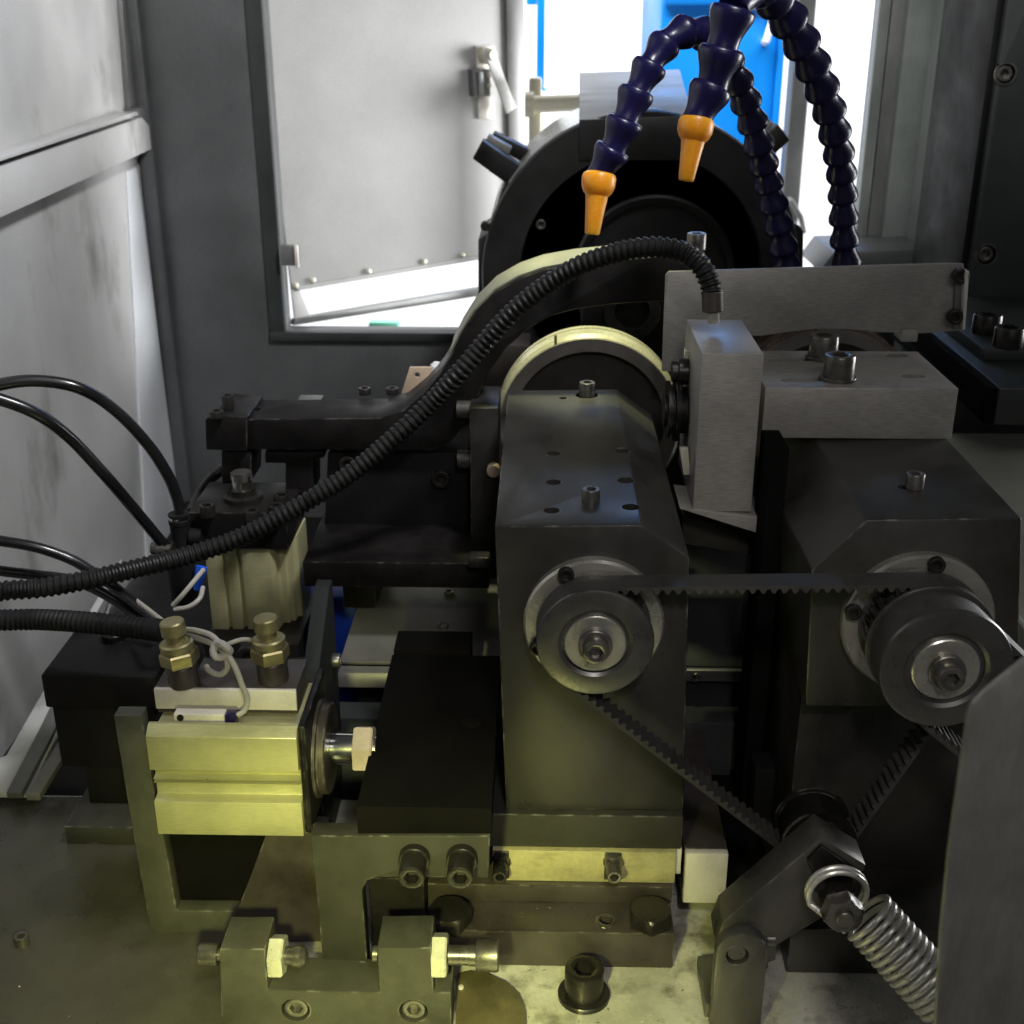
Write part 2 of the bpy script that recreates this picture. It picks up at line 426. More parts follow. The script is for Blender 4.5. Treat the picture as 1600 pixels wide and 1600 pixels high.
# back panel with the door opening
bp = thing('enclosure_panel', 'dark grey back panel of the enclosure framing the bright door opening', 'panel', (0, YP, 0))
ox0, ox1 = aY(430, 260, YP).x, aY(1356, 200, YP).x
oz = aY(600, 518, YP).z
obj('sheet', prismY([(XW, -0.30), (0.80, -0.30), (0.80, 1.35), (ox1, 1.35), (ox1, oz), (ox0, oz), (ox0, 1.35), (XW, 1.35)], YP, YP + 0.03, 0.001), 'dark_panel', bp)
jx = aY(404, 260, YP).x
obj('light_blocker', box(ox0 + 0.001, ox1 - 0.001, YP + 0.002, YP + 0.028, 0.80, 1.349, 0.001), 'dark_panel', bp)  # unseen panel added over the opening to block steep workshop light
obj('jamb', box(jx, ox0 - 0.001, YP - 0.006, YP - 0.0005, oz - 0.010, 1.34, 0.001), 'column_green', bp)
obj('corner_post', box(XW + 0.001, aY(262, 400, YP).x, YP - 0.015, YP - 0.0005, -0.02, 1.34, 0.004), 'dark_panel', bp)
obj('sill', box(jx, aY(800, 530, YP).x, YP - 0.008, YP - 0.0005, aY(600, 532, YP).z, oz, 0.001), 'column_green', bp)
a, c = aY(437, 384, YP - 0.02), aY(468, 415, YP - 0.02)
obj('latch_keeper', box(a.x, c.x, YP - 0.022, YP - 0.0105, c.z, a.z, 0.001), 'frame_grey', bp)
obj('latch_keeper', box(c.x - 0.004, c.x + 0.0005, YP - 0.028, YP - 0.0225, c.z - 0.002, a.z + 0.002, 0.0008), 'pale_metal', bp)
# right-hand side of the opening
def upright(px0, px1, y, Y, dep, m, name, zb, b=0.001):
    return obj(name, box(aY(px0, y, Y).x, aY(px1, y, Y).x, Y, Y + dep, zb, 1.34, b), m, bp)
zs = aY(1380, 392, YP - 0.03).z
upright(1355, 1372, 200, YP - 0.020, 0.0195, 'pillar_grey', 'jamb', zs)
upright(1373, 1396, 200, YP - 0.014, 0.0135, 'frame_grey', 'jamb', zs)
upright(1398, 1472, 200, YP - 0.030, 0.0295, 'pillar_grey', 'cover_sheet', zs)
a = aY(1290, 395, YP - 0.10)
obj('sill', loft([[(p.x, p.y, p.z) for p in (aY(1303, 394, 1.45), aY(1462, 389, 1.45), aY(1462, 425, 1.45), aY(1280, 425, 1.45))],
                  [(p.x, 1.565, p.z) for p in (aY(1303, 394, 1.45), aY(1462, 389, 1.45), aY(1462, 425, 1.45), aY(1280, 425, 1.45))]], 0.001), 'dark_panel', bp)

# rounded steel pillar and green column at the side
pl = thing('steel_pillar', 'tall rounded grey steel pillar beside the dark green column', 'pillar', (aY(1500, 200, 1.45).x, 1.45, 0))
x0, x1 = aY(1475, 200, 1.44).x, aY(1538, 200, 1.44).x
rr = (x1 - x0) / 2
arc = [((x0 + x1) / 2 - rr * math.cos(t), 1.47 - rr * 0.7 * math.sin(t)) for t in [math.pi * i / 16 for i in range(17)]]
obj('tube', prismZ(arc + [(x1, 1.53), (x0, 1.53)], 0.0, 1.34, 0), 'pillar_grey', pl)
cl = thing('machine_column', 'dark green machine column with two recessed cap screws, beside the grey pillar', 'column', (aY(1575, 250, 1.25).x, 1.25, 0))
cx0 = aY(1549, 200, 1.25).x
cb = obj('casting', box(cx0, cx0 + 0.25, 1.25, 1.43, 0.02, 1.34, 0.002), 'column_green', cl)
obj('edge_strip', box(aY(1538, 200, 1.25).x, cx0 - 0.0005, 1.262, 1.43, 0.05, 1.34, 0.001), 'black_paint', cl)
for px, py in ((1571, 115), (1541, 398)):
    p = aY(px, py, 1.25)
    cut(cb, hole(p, (0, -1, 0), mm(17, 1.25, py), 0.012))
    obj('cap_screw', capscrew(p + Vector((0, 0.010, 0)), (0, -1, 0), mm(12, 1.25, py), 0.009), 'screw_grey', cl)
    r = mm(17, 1.25, py)
    obj('counterbore', lathe(p, (0, -1, 0), [(r - 0.0016, 0.0002), (r + 0.0004, 0.0002), (r + 0.0004, 0.0012), (r - 0.0016, 0.0012)], 36, rings_open=True), 'screw_grey', cl)

# =================================================================== DOOR swung outwards
P0 = aY(455, 510, YP + 0.032); P1 = aZ(800, 456, P0.z)
du = (P1 - P0).normalized(); dn = Vector((du.y, -du.x, 0)).normalized()   # faces the camera side
dr = thing('enclosure_door', 'grey sheet metal door swung outward with a slot window along its bottom', 'door', P0)
def ondoor(px, off, thk, m, name, b=0.0005, parent=None):
    A = [onp(x, y, P0 + dn * off, dn) for x, y in px]
    return obj(name, loft([[p for p in A], [p - dn * thk for p in A]], b), m, parent or dr)
ondoor([(396, -70), (791, -70), (797, 398), (456, 456)], 0.0, 0.004, 'sheet_door', 'panel')
ondoor([(456, 456.5), (469, 454), (485, 494), (461, 499)], 0.0, 0.004, 'sheet_door', 'stile')
ondoor([(461, 499.5), (485, 494.5), (830, 436), (830, 450), (459, 509)], 0.004, 0.012, 'frame_grey', 'bottom_rail', 0.001)
ondoor([(790, -70), (817, -70), (829, 440), (799, 440)], 0.006, 0.018, 'frame_grey', 'edge_stile', 0.001)
ondoor([(459, 449), (800, 391), (800, 397.5), (468, 453.5)], 0.003, 0.003, 'sheet_door', 'hem', 0.0004)
for px, py in ((462, 446), (489, 438), (576, 424), (663, 409), (723, 399)):
    obj('rivet', lathe(onp(px, py, P0 + dn * 0.0031, dn), dn, [(0.0042, 0), (0.0040, 0.0012), (0.0028, 0.0026), (0.0008, 0.0032)], 16), 'zinc', dr)
lt = thing('door_latch', 'bright metal lever latch mounted on the open grey door', 'latch', onp(760, 130, P0, dn))
def onlatch(px, off, thk, m, name):
    A = [onp(x, y, P0 + dn * off, dn) for x, y in px]
    return obj(name, loft([[p for p in A], [p - dn * thk for p in A]], 0.0006), m, lt)
onlatch([(744, 72), (773, 72), (773, 112), (745, 112)], 0.004, 0.0038, 'pale_metal', 'back_plate')
onlatch([(739, 109), (766, 108), (766, 150), (741, 151)], 0.012, 0.0118, 'frame_grey', 'housing')
onlatch([(748, 112), (755, 112), (756, 149), (749, 149)], 0.016, 0.0038, 'pillar_grey', 'guide')
onlatch([(747, 152), (771, 151), (771, 186), (748, 186)], 0.003, 0.0028, 'pale_metal', 'strike_plate')
onlatch([(757, 80), (772, 76), (807, 168), (793, 178)], 0.022, 0.004, 'white_paint', 'lever')
for px, py, r in ((757, 87, 0.011), (768, 86, 0.007)):
    obj('pivot', lathe(onp(px, py, P0 + dn * (0.0045 if r > 0.01 else 0.0225), dn), dn, [(r, 0), (r, 0.012), (r - 0.001, 0.013)] if r > 0.01 else [(r, 0), (r, 0.004), (r - 0.001, 0.005)], 24), 'zinc', lt)
for py in (118, 134):
    obj('screw', lathe(onp(763, py, P0 + dn * 0.0121, dn), dn, [(0.0035, 0), (0.003, 0.003)], 16), 'zinc', lt)

# =================================================================== WORKSHOP BEYOND
def far_box(name, label, cat, px0, px1, Y, dep, z0, z1, m, py=150):
    a, c = aY(px0, py, Y).x, aY(px1, py, Y).x
    return a, c
bc = thing('blue_cabinet', 'bright blue steel cabinet standing outside behind the coolant hoses', 'cabinet', (aY(1125, 100, 3.0).x, 3.0, -0.9))
a, c = aY(1030, 100, 3.0).x, aY(1212, 100, 3.0).x
obj('body', box(a, c, 3.0, 3.6, -0.85, 1.6, 0.004), 'blue_paint', bc)
obj('side_frame', box(c + 0.001, aY(1224, 100, 3.0).x, 2.99, 3.6, -0.9, 1.6, 0.003), 'blue_paint', bc)
obj('plinth', box(a + 0.01, c - 0.01, 3.03, 3.58, -0.9, -0.851, 0.002), 'black_paint', bc)
q0, q1 = aY(1030, 8, 2.99), aY(1212, 2, 2.99)
obj('top_rail', box(a + 0.005, c - 0.005, 2.985, 2.9985, q0.z, q0.z + 0.05, 0.003), 'blue_paint', bc)
q = aY(1197, 44, 2.99)
obj('handle', sweep([q + Vector((0.0, 0.008, -0.03)), q + Vector((0.0, -0.02, -0.025)), q + Vector((0.012, -0.02, 0.025)), q + Vector((0.012, 0.008, 0.03))], 0.008, 10), 'white_paint', bc)
wc = thing('white_cabinet', 'plain white machine housing outside carrying the blue post', 'cabinet', (aY(850, 200, 3.2).x, 3.3, -0.9))
a, c = aY(822, 200, 3.2).x, aY(905, 200, 3.2).x
wz = aY(850, 145, 3.2).z
obj('body', box(a, c, 3.2, 3.7, -0.86, wz, 0.01), 'white_paint', wc)
obj('plinth', box(a + 0.02, c - 0.02, 3.22, 3.68, -0.9, -0.861, 0.004), 'black_paint', wc)
bpst = thing('blue_post', 'bright blue square post with a top bracket rising from the white housing', 'post', (aY(845, 100, 3.25).x, 3.28, wz))
a, c = aY(838, 100, 3.25).x, aY(851, 100, 3.25).x
obj('shaft', box(a, c, 3.25, 3.30, wz, 1.3, 0.003), 'blue_paint', bpst)
obj('base_plate', box(a - 0.002, c + 0.006, 3.24, 3.31, wz + 0.0002, wz + 0.006, 0.001), 'blue_paint', bpst)
obj('bracket', box(aY(822, 3, 3.25).x, a - 0.0005, 3.26, 3.29, aY(830, 8, 3.25).z, aY(830, 8, 3.25).z + 0.05, 0.003), 'blue_paint', bpst)
gp = thing('grey_post', 'pale grey upright post outside with a small hook near its foot', 'post', (aY(1250, 150, 2.6).x, 2.63, -0.9))
a, c = aY(1236, 150, 2.6).x, aY(1264, 150, 2.6).x
obj('shaft', box(a, c, 2.6, 2.66, -0.89, 1.4, 0.004), 'frame_grey', gp)
obj('foot', box(a - 0.03, c + 0.03, 2.57, 2.69, -0.9, -0.8895, 0.002), 'frame_grey', gp)
q = aY(1246, 335, 2.6)
obj('hook', sweep([q + Vector((-0.02, -0.001, 0.03)), q + Vector((-0.02, -0.03, 0.03)), q + Vector((0.0, -0.035, 0.0)), q + Vector((0.01, -0.03, -0.03)), q + Vector((0.0, -0.001, -0.035))], 0.006, 10), 'frame_grey', gp)
mint = thing('mint_barrier', 'mint green low barrier seen through the gap under the open door', 'barrier', (aY(645, 500, 2.4).x, 2.5, -0.9))
a, c, zt = aY(575, 500, 2.4).x, aY(622, 500, 2.4).x, aY(640, 503, 2.4).z
obj('top', box(a, c, 2.4, 2.43, zt - 0.04, zt, 0.004), 'mint', mint)
obj('panel', box(a + 0.005, c - 0.005, 2.405, 2.428, -0.9, zt - 0.0405, 0.002), 'mint', mint)

# =================================================================== WHEEL HEAD behind everything
YH = 1.35
hc = aY(1000, 433, YH); hr = mm(248, YH, 433)
wh = thing('wheel_head', 'big black round wheel head with clamp lugs, standing behind the orange nozzles', 'wheel head', (hc.x, 1.45, -0.045))
def ly(c, y): return Vector((c.x, y, c.z))
obj('shell', lathe(ly(hc, 1.56), (0, -1, 0), [(hr, 0), (hr, 0.190), (hr - 0.006, 0.199)], 96), 'head_rim', wh)
obj('front_cover', lathe(ly(hc, 1.3605), (0, -1, 0), [(hr * 0.998, 0), (hr * 0.998, 0.008), (hr * 0.985, 0.012), (hr * 0.76, 0.012), (hr * 0.75, -0.012 + 0.012), (hr * 0.2, 0.0)], 96), 'head_cast', wh)
c2 = aY(1020, 432, YH + 0.01); r2 = mm(127, YH, 432)
obj('inner_ring', lathe(ly(c2, YH + 0.0098), (0, -1, 0), [(r2, 0), (r2, 0.010), (r2 * 0.97, 0.012), (r2 * 0.90, 0.010), (r2 * 0.90, 0.002), (r2 * 0.2, 0.002)], 72), 'head_cast', wh)
for px, py in ((845, 350),):
    p = aY(px, py, YH + 0.0095); obj('cap_screw', capscrew(p, (0, -1, 0), 0.0055, 0.006), 'screw_grey', wh)
# flat pad on top, slightly rising towards the back
f = [aY(905, 187, YH - 0.001), aY(1082, 180, YH - 0.001), aY(1090, 250, YH - 0.001), aY(905, 250, YH - 0.001)]
b = [aY(905, 113, 1.54), aY(1062, 108, 1.54), aY(1070, 230, 1.54), aY(905, 230, 1.54)]
pb = obj('top_pad', loft([f, b], 0.0015), 'pad_top', wh)
obj('pad_face', loft([[Vector((p.x, YH - 0.004, p.z)) for p in f], [Vector((p.x, YH - 0.0012, p.z)) for p in f]], 0.0008), 'head_cast', wh)
for px, y, d, m in (([(738, 248), (754, 219), (815, 261), (798, 292)], 1.40, 0.03, 'black_steel'), ([(764, 224), (771, 207), (826, 233), (818, 255)], 1.45, 0.03, 'black_steel'), ([(752, 232), (764, 210), (800, 230), (790, 255)], 1.4305, 0.019, 'frame_grey'),
                    ([(1190, 216), (1216, 194), (1235, 219), (1195, 255)], 1.40, 0.03, 'black_steel'), ([(1172, 169), (1190, 180), (1208, 200), (1185, 213)], 1.45, 0.03, 'black_steel'), ([(1178, 200), (1200, 186), (1216, 196), (1196, 225)], 1.4305, 0.019, 'frame_grey')):
    obj('clamp_lug', ppY(px, y, d, 0.0015), m, wh)
obj('side_cover', ppY([(747, 500), (747, 374), (762, 365), (785, 293), (850, 255), (850, 500)], YH + 0.012, 0.12, 0.002), 'head_cast', wh)
obj('side_cover', ppY([(1180, 480), (1180, 345), (1232, 345), (1250, 353), (1256, 364), (1254, 480)], YH + 0.012, 0.12, 0.002), 'head_cast', wh)
obj('cover_screw', lathe(aY(758, 353, YH + 0.011), (0, -1, 0), [(0.005, -0.006), (0.005, 0.004), (0.004, 0.005)], 20), 'screw_black', wh)
obj('pedestal', box(hc.x - 0.15, hc.x + 0.16, 1.38, 1.53, -0.045, hc.z - hr * 0.72, 0.003), 'head_cast', wh)
# cream pipe and flange at its back
cp = thing('cream_pipe', 'cream painted pipe stub with a flange beyond the black wheel head', 'pipe', aY(862, 163, 1.75))
p = aY(834, 163, 1.75); q = aY(905, 160, 1.75)
obj('tube', sweep([p, q], mm(13, 1.75, 163), 24), 'cream', cp)
obj('flange', lathe(p, (-1, 0, 0), [(mm(19, 1.75, 163), 0), (mm(19, 1.75, 163), 0.012)], 28), 'cream', cp)
obj('upright', box(aY(826, 200, 1.76).x, aY(846, 200, 1.76).x, 1.76, 1.80, -0.9, aY(835, 122, 1.76).z, 0.004), 'cream', cp)

# lower bearing ring in the dark under the head
br = aY(987, 483, 1.22)
t = thing('bearing_ring', 'dim grey bearing ring in the dark gap above the slotted disc', 'bearing ring', br)
obj('race', lathe(br, (0, -1, 0), [(0.028, 0), (0.028, 0.012), (0.018, 0.012), (0.018, 0)], 40, rings_open=True), 'dark_steel', t)
obj('bearing_cap', box(br.x - 0.05, br.x + 0.045, br.y + 0.0005, br.y + 0.04, br.z - 0.08, br.z + 0.03, 0.002), 'black_steel', t)
obj('pedestal', box(br.x - 0.04, br.x + 0.04, br.y + 0.002, br.y + 0.04, -0.045, br.z - 0.0802, 0.002), 'black_steel', t)

# =================================================================== TRAY SHEETS AND LOW STRUCTURE
zt = 0.100
ytf = aZ(650, 1035, zt).y
ty = thing('tray_sheet', 'dull grey sheet metal cover with a folded lip, low behind the black shelf plate', 'sheet', (0, 1.1, -0.045))
xl0 = aZ(530, 1036, zt).x
xsp = 0.02
obj('sheet', box(xl0, xsp, ytf, 1.30, zt - 0.003, zt, 0.0006), 'tray_sheet', ty)
obj('lip', prismX([(ytf - 0.002, zt - 0.003), (ytf - 0.010, zt - 0.005), (ytf - 0.013, zt - 0.010), (ytf - 0.013, zt - 0.017), (ytf - 0.010, zt - 0.017), (ytf - 0.008, zt - 0.010), (ytf - 0.002, zt - 0.006)], xl0, xsp, 0), 'tray_sheet', ty)
obj('support', box(xl0 + 0.01, xsp - 0.01, ytf + 0.02, 1.28, -0.045, zt - 0.0035, 0.001), 'black_paint', ty)
for px, py in ((702, 928), (692, 980)):
    p = aZ(px, py, zt); obj('screw', capscrew((p.x, max(p.y, ytf + 0.006), zt + 0.0001), (0, 0, 1), 0.005, 0.003), 'screw_grey', ty)
tc_ = thing('casting_ledge', 'dark green cast ledge with a bright edge, low between the two spindle blocks', 'casting', (0.14, 1.0, -0.045))
obj('ledge', box(xsp + 0.001, 0.30, ytf, 1.30, -0.045, zt, 0.002), 'cast_matte', tc_)
obj('edge_trim', box(xsp + 0.001, 0.30, ytf - 0.006, ytf - 0.0004, zt - 0.012, zt - 0.001, 0.0015), 'frame_grey', tc_)
e = aY(1088, 1046, ytf - 0.006); obj('screw', capscrew((e.x, ytf - 0.0062, zt - 0.0065), (0, -1, 0), 0.004, 0.003), 'screw_grey', tc_)
cs = thing('bed_wall', 'dark cast side of the machine base under the grey tray sheet', 'casting', (0, ytf - 0.03, -0.045))
obj('casting', box(-0.22, 0.32, ytf - 0.040, ytf - 0.0135, -0.045, zt - 0.03, 0.002), 'column_green', cs)
bl = thing('blue_bin', 'deep blue plastic bin standing low behind the black bracket', 'bin', aZ(530, 990, 0.02))
obj('tub', box(xl0 - 0.060, xl0 - 0.006, 1.04, 1.12, -0.045, 0.084, 0.004), 'blue_plastic', bl)
obj('lid', box(xl0 - 0.063, xl0 - 0.002, 1.036, 1.124, 0.0842, 0.094, 0.002), 'blue_plastic', bl)
rt = thing('chip_tray', 'pale olive chip tray sheet sloping beside the farther spindle block', 'tray', (0.5, 1.1, 0.15))
obj('sheet', box(0.345, 0.79, 0.60, 1.40, 0.185, 0.190, 0.001), 'tray_pale', rt)
obj('lip', box(0.340, 0.3445, 0.60, 1.40, 0.170, 0.205, 0.001), 'tray_pale', rt)

# dark green stepped block below the column
gb = thing('green_block', 'dark green stepped block with two stubby cap screws at the foot of the column', 'block', aY(1590, 620, 0.95))
p = aY(1562, 606, 0.95); q = aY(1556, 664, 0.95)
gd = aZ(1440, 531, p.z).y
b0 = obj('lower_step', box(p.x, p.x + 0.16, 0.95, max(1.2, gd), q.z, p.z, 0.0015), 'column_green', gb)
p2 = aY(1537, 545, 1.03)
obj('upper_step', box(p2.x, p.x + 0.16, 1.03, 1.24, p.z + 0.0002, p2.z, 0.0015), 'column_green', gb)
for px, py in ((1540, 520), (1574, 541)):
    e = aZ(px, py, p2.z); obj('cap_screw', capscrew((e.x, e.y, p2.z + 0.0001), (0, 0, 1), 0.0125, 0.017), 'screw_black', gb)
gs = thing('side_shade', 'thin black plate painting shade onto the side of the dark green block', 'rail', aY(1480, 560, 1.2))
g0 = aY(1437, 532, 1.26)
obj('plate', box(p.x - 0.007, p.x - 0.0005, 0.952, 1.32, q.z, p.z - 0.001, 0.0008), 'slider_black', gs)  # black plate puts shade on the block's side face
obj('shade_strip', box(p.x - 0.0095, p.x - 0.0072, 0.96, 1.30, q.z + 0.004, q.z + 0.012, 0.0005), 'slider_black', gs)

# =================================================================== SPINDLE BLOCKS
YB = 0.70
zb = aY(900, 1266, YB).z                       # underside of the nearer block
sh = thing('spindle_block', 'grey steel spindle block with drilled top, carrying the first toothed pulley', 'spindle block', (aY(925, 1000, YB).x, 0.85, zb))
body = obj('body', ppY([(773, 822), (1003, 820), (1078, 873), (1068, 1266), (790, 1266)], YB, 0.295, 0.0016), 'gun_steel', sh)
ztop = aY(900, 821, YB).z
cuts = []
for px, py, r in ((865, 708, .0052), (972, 705, .0052), (865, 753, .0052), (978, 752, .0058), (862, 797, .0052), (985, 794, .0056), (880, 622, .0034)):
    e = aZ(px, py, ztop); cuts.append(hole((e.x, e.y, ztop), (0, 0, 1), r, 0.02))
e = aZ(917, 618, ztop); cuts.append(hole((e.x, e.y, ztop), (0, 0, 1), 0.0095, 0.004))
cut(body, *cuts)
obj('cap_screw', capscrew((e.x, e.y, ztop - 0.0038), (0, 0, 1), 0.0066, 0.0155), 'screw_grey', sh)
e = aZ(923, 782, ztop); obj('cap_screw', capscrew((e.x, e.y, ztop + 0.0002), (0, 0, 1), 0.0060, 0.0080), 'screw_grey', sh)
A1 = aY(927, 968, YB)                          # spindle axis
def bearing_cap(parent, A, r, scr):
    obj('bearing_cap', lathe((A.x, YB - 0.0002, A.z), (0, -1, 0), [(r, 0), (r, 0.006), (r - 0.0015, 0.0078), (r * 0.62, 0.0078), (r * 0.55, 0.0078), (r * 0.55, 0.004), (0.012, 0.004)], 80), 'bearing_ring', parent)
    for dx, dz in scr:
        obj('cap_screw', capscrew((A.x + dx, YB - 0.0081, A.z + dz), (0, -1, 0), 0.0052, 0.0042), 'screw_black', parent)
r1 = mm(109, YB, 968)
q = aY(884, 888, YB); q2 = aY(840, 1000, YB)
bearing_cap(sh, A1, r1, [(q.x - A1.x, q.z - A1.z), (q2.x - A1.x, q2.z - A1.z)])
obj('spindle_nose', lathe((A1.x, YB + 0.2955, A1.z), (0, 1, 0), [(0.03, 0), (0.03, 0.05)], 32), 'dark_steel', sh)

s2 = thing('spindle_block', 'grey steel spindle block under the slotted aluminium plate, carrying the double pulley', 'spindle block', (aY(1430, 1000, YB).x, 0.85, aY(1400, 1104, YB).z))
b2 = obj('body', ppY([(1355, 812), (1597, 809), (1590, 1104), (1258, 1104), (1268, 892)], YB, 0.295, 0.0016), 'gun_steel', s2)
zt2 = aY(1450, 810, YB).z
e = aZ(1428, 762, zt2); cut(b2, hole((e.x - 0.006, e.y + 0.002, zt2), (0, 0, 1), 0.004, 0.01))
obj('cap_screw', capscrew((e.x, e.y, zt2 + 0.0002), (0, 0, 1), 0.0060, 0.010), 'screw_grey', s2)
A2 = aY(1430, 968, YB)
q = aY(1456, 872, YB); q2 = aY(1328, 945, YB)
bearing_cap(s2, A2, mm(116, YB, 975), [(q.x - A2.x, q.z - A2.z), (q2.x - A2.x, q2.z - A2.z)])
obj('spindle_nose', lathe((A2.x, YB + 0.2955, A2.z), (0, 1, 0), [(0.03, 0), (0.03, 0.05)], 32), 'dark_steel', s2)
# pedestal under it
zb2 = aY(1400, 1104, YB).z
pd = thing('pedestal', 'dark steel pedestal under the spindle block with the double pulley', 'pedestal', (aY(1400, 1200, 0.72).x, 0.8, 0))
pp = xz([(1250, 1107), (1560, 1107)], 0.72)
obj('column', box(pp[0][0], pp[1][0], 0.72, 0.96, 0.030, zb2 - 0.0003, 0.001), 'dark_steel', pd)
q0, q1 = aZ(1228, 1521, 0), aZ(1440, 1521, 0)
zz = aY(1300, 1452, q0.y).z
obj('foot', box(q0.x, q0.x + 0.17, q0.y, 0.90, 0.0005, zz, 0.0015), 'dark_steel', pd)
bpn = thing('cover_plate', 'tall black cover plate in the gap between the two spindle blocks', 'plate', (aY(1220, 1000, 0.80).x, 0.85, 0))
obj('plate', box(aY(1187, 900, 0.80).x, aY(1216, 900, 0.80).x, 0.80, 0.84, 0.0245, aY(1220, 700, 0.80).z, 0.001), 'slider_black', bpn)
obj('base', box(aY(1140, 1372, 0.72).x, aY(1234, 1372, 0.72).x, 0.735, 0.856, 0.0005, 0.024, 0.001), 'slider_black', bpn)
obj('foot', box(aY(1172, 1230, 0.79).x, aY(1240, 1230, 0.79).x, 0.775, 0.7995, 0.0245, aY(1200, 1185, 0.79).z, 0.001), 'black_paint', bpn)

# slotted aluminium plate on the second block
YQ = 0.85
p = aY(1190, 677, YQ); q = aY(1489, 672, YQ)
zp0, zp1 = zt2 + 0.0003, aY(1340, 606, YQ).z
ap = thing('slotted_plate', 'pale aluminium plate with slots and two cap screws on top of the spindle block', 'plate', ((p.x + q.x) / 2, 0.92, zp0))
YQ2 = aZ(1300, 548, zp1).y
pl_ = obj('plate', box(p.x, q.x, YQ, YQ2, zp0, zp1, 0.0012), 'alu_plate', ap)
cs_ = []
def slot_cut(pxa, pya, pxb, pyb, w, d=0.02):
    a, b = aZ(pxa, pya, zp1), aZ(pxb, pyb, zp1)
    pts = [(a.x, a.y - w), (b.x, b.y - w)] + [(b.x + w * math.sin(t), b.y - w * math.cos(t)) for t in [math.pi * i / 8 for i in range(1, 8)]] + [(b.x, b.y + w), (a.x, a.y + w)] + [(a.x - w * math.sin(t), a.y + w * math.cos(t)) for t in [math.pi * i / 8 for i in range(1, 8)]]
    return prismZ(pts, zp1 - d, zp1 + 0.003, 0)
for q_ in ((1210, 563, 1296, 560), (1394, 556, 1408, 555.5), (1230, 594, 1300, 592), (1418, 588, 1434, 587.5)):
    cs_.append(slot_cut(*q_, 0.0052, 0.010))
cut(pl_, *cs_)
for px, py in ((1285, 560), (1309, 593)):
    e = aZ(px, py, zp1); obj('cap_screw', capscrew((e.x, e.y, zp1 + 0.0024), (0, 0, 1), 0.0112, 0.0165, 0.002), 'screw_grey', ap)
# standing aluminium bracket
YU = 0.83
p, q = aY(1097, 552, YU), aY(1188, 800, YU)
ub = thing('upright_bracket', 'brushed aluminium block standing upright at the end of the slotted plate', 'bracket', ((p.x + q.x) / 2, 0.87, q.z))
YU2 = aZ(1120, 499, p.z).y
xr = aY(1188, 620, YU).x
obj('block', box(p.x, xr, YU, YU2, q.z, p.z, 0.0008), 'alu_plate', ub)
# gauge head against the first disc
g = aY(1070, 640, 0.90)
gh = thing('gauge_head', 'black ribbed gauge head between the slotted disc and the upright aluminium bracket', 'gauge', g)
xe = p.x - 0.0006
obj('barrel', lathe((xe, 0.90, g.z), (-1, 0, 0), [(0.018, 0), (0.018, 0.005), (0.024, 0.0055), (0.024, 0.009), (0.019, 0.0095), (0.019, 0.012), (0.022, 0.0125), (0.022, 0.0145), (0.013, 0.015), (0.013, 0.017)], 36), 'black_steel', gh)
obj('tip', lathe((xe, 0.90, g.z + 0.03), (-1, 0, 0), [(0.010, 0), (0.010, 0.007), (0.008, 0.008), (0.008, 0.012)], 24), 'screw_black', gh)
e0 = aY(1070, 545, 0.91)
obj('pin', box(e0.x, e0.x + 0.0045, 0.905, 0.915, g.z + 0.026, e0.z, 0.0004), 'zinc', gh)
obj('lower_tab', loft([[aY(x, y, 0.86) for x, y in ((1062, 700), (1075, 700), (1079, 742), (1068, 742))], [aY(x, y, 0.86) + Vector((0, 0.004, 0)) for x, y in ((1062, 700), (1075, 700), (1079, 742), (1068, 742))]], 0.0003), 'zinc', gh)
# thin wedge blade under the bracket
wb = thing('rest_blade', 'thin bare steel rest blade pointing out beneath the upright aluminium bracket', 'blade', aY(1130, 815, 0.84))
z0 = aY(1190, 835, 0.80).z
A = [aY(1062, 795, 0.828), aY(1191, 808, 0.828), aY(1191, 836, 0.828), aY(1180, 832, 0.828)]
obj('blade', loft([A, [v + Vector((0, 0.05, 0)) for v in A]], 0.0006), 'alu_plate', wb)
A = [aY(1066, 850, 0.86), aY(1066, 805, 0.86), aY(1188, 836, 0.86), aY(1188, 870, 0.86)]
obj('holder', loft([A, [v + Vector((0, 0.05, 0)) for v in A]], 0.002), 'dark_steel', wb)

# =================================================================== DISCS on the spindles
YR = 1.062
def disc(name, label, px, py, Rpx, notch):
    c = aY(px, py, YR); Rr = mm(Rpx, YR, py)
    t = thing(name, label, 'disc', c)
    D = 0.034
    rim = obj('rim', lathe((c.x, YR + D, c.z), (0, -1, 0), [(Rr * 0.6, 0), (Rr - 0.001, 0), (Rr, 0.001), (Rr, 0.009), (Rr - 0.003, 0.0095), (Rr - 0.003, 0.012), (Rr, 0.0125), (Rr, D - 0.003), (Rr - 0.003, D), (Rr - 0.0140, D), (Rr - 0.0150, D - 0.001), (Rr - 0.015, D - 0.012), (Rr * 0.6, D - 0.012)], 128), 'ring_rim', t, ang=25)
    if notch:
        a = aY(868, 545, YR)
        cut(rim, box(a.x - 0.0012, a.x + 0.0012, YR - 0.01, YR + 0.020, a.z - 0.012, a.z + 0.04, 0))
    obj('face_ring', lathe((c.x, YR - 0.0003, c.z), (0, -1, 0), [(Rr - 0.0035, 0), (Rr - 0.0035, 0.002), (Rr - 0.0150, 0.002), (Rr - 0.0150, 0)], 96, rings_open=True), 'ring_face', t)
    obj('web', lathe((c.x, YR + 0.0118, c.z), (0, -1, 0), [(Rr - 0.0155, 0), (Rr - 0.0155, 0.003), (0.032, 0.003), (0.032, 0)], 80, rings_open=True), 'disc_web', t)
    return t
disc('slotted_disc', 'steel disc with a bright yellowish rim and one dark slot, behind the drilled block', 920, 664, 144, True)
d2 = disc('drive_disc', 'dim coppery disc half hidden behind the slotted aluminium plate', 1285, 655, 149, False)
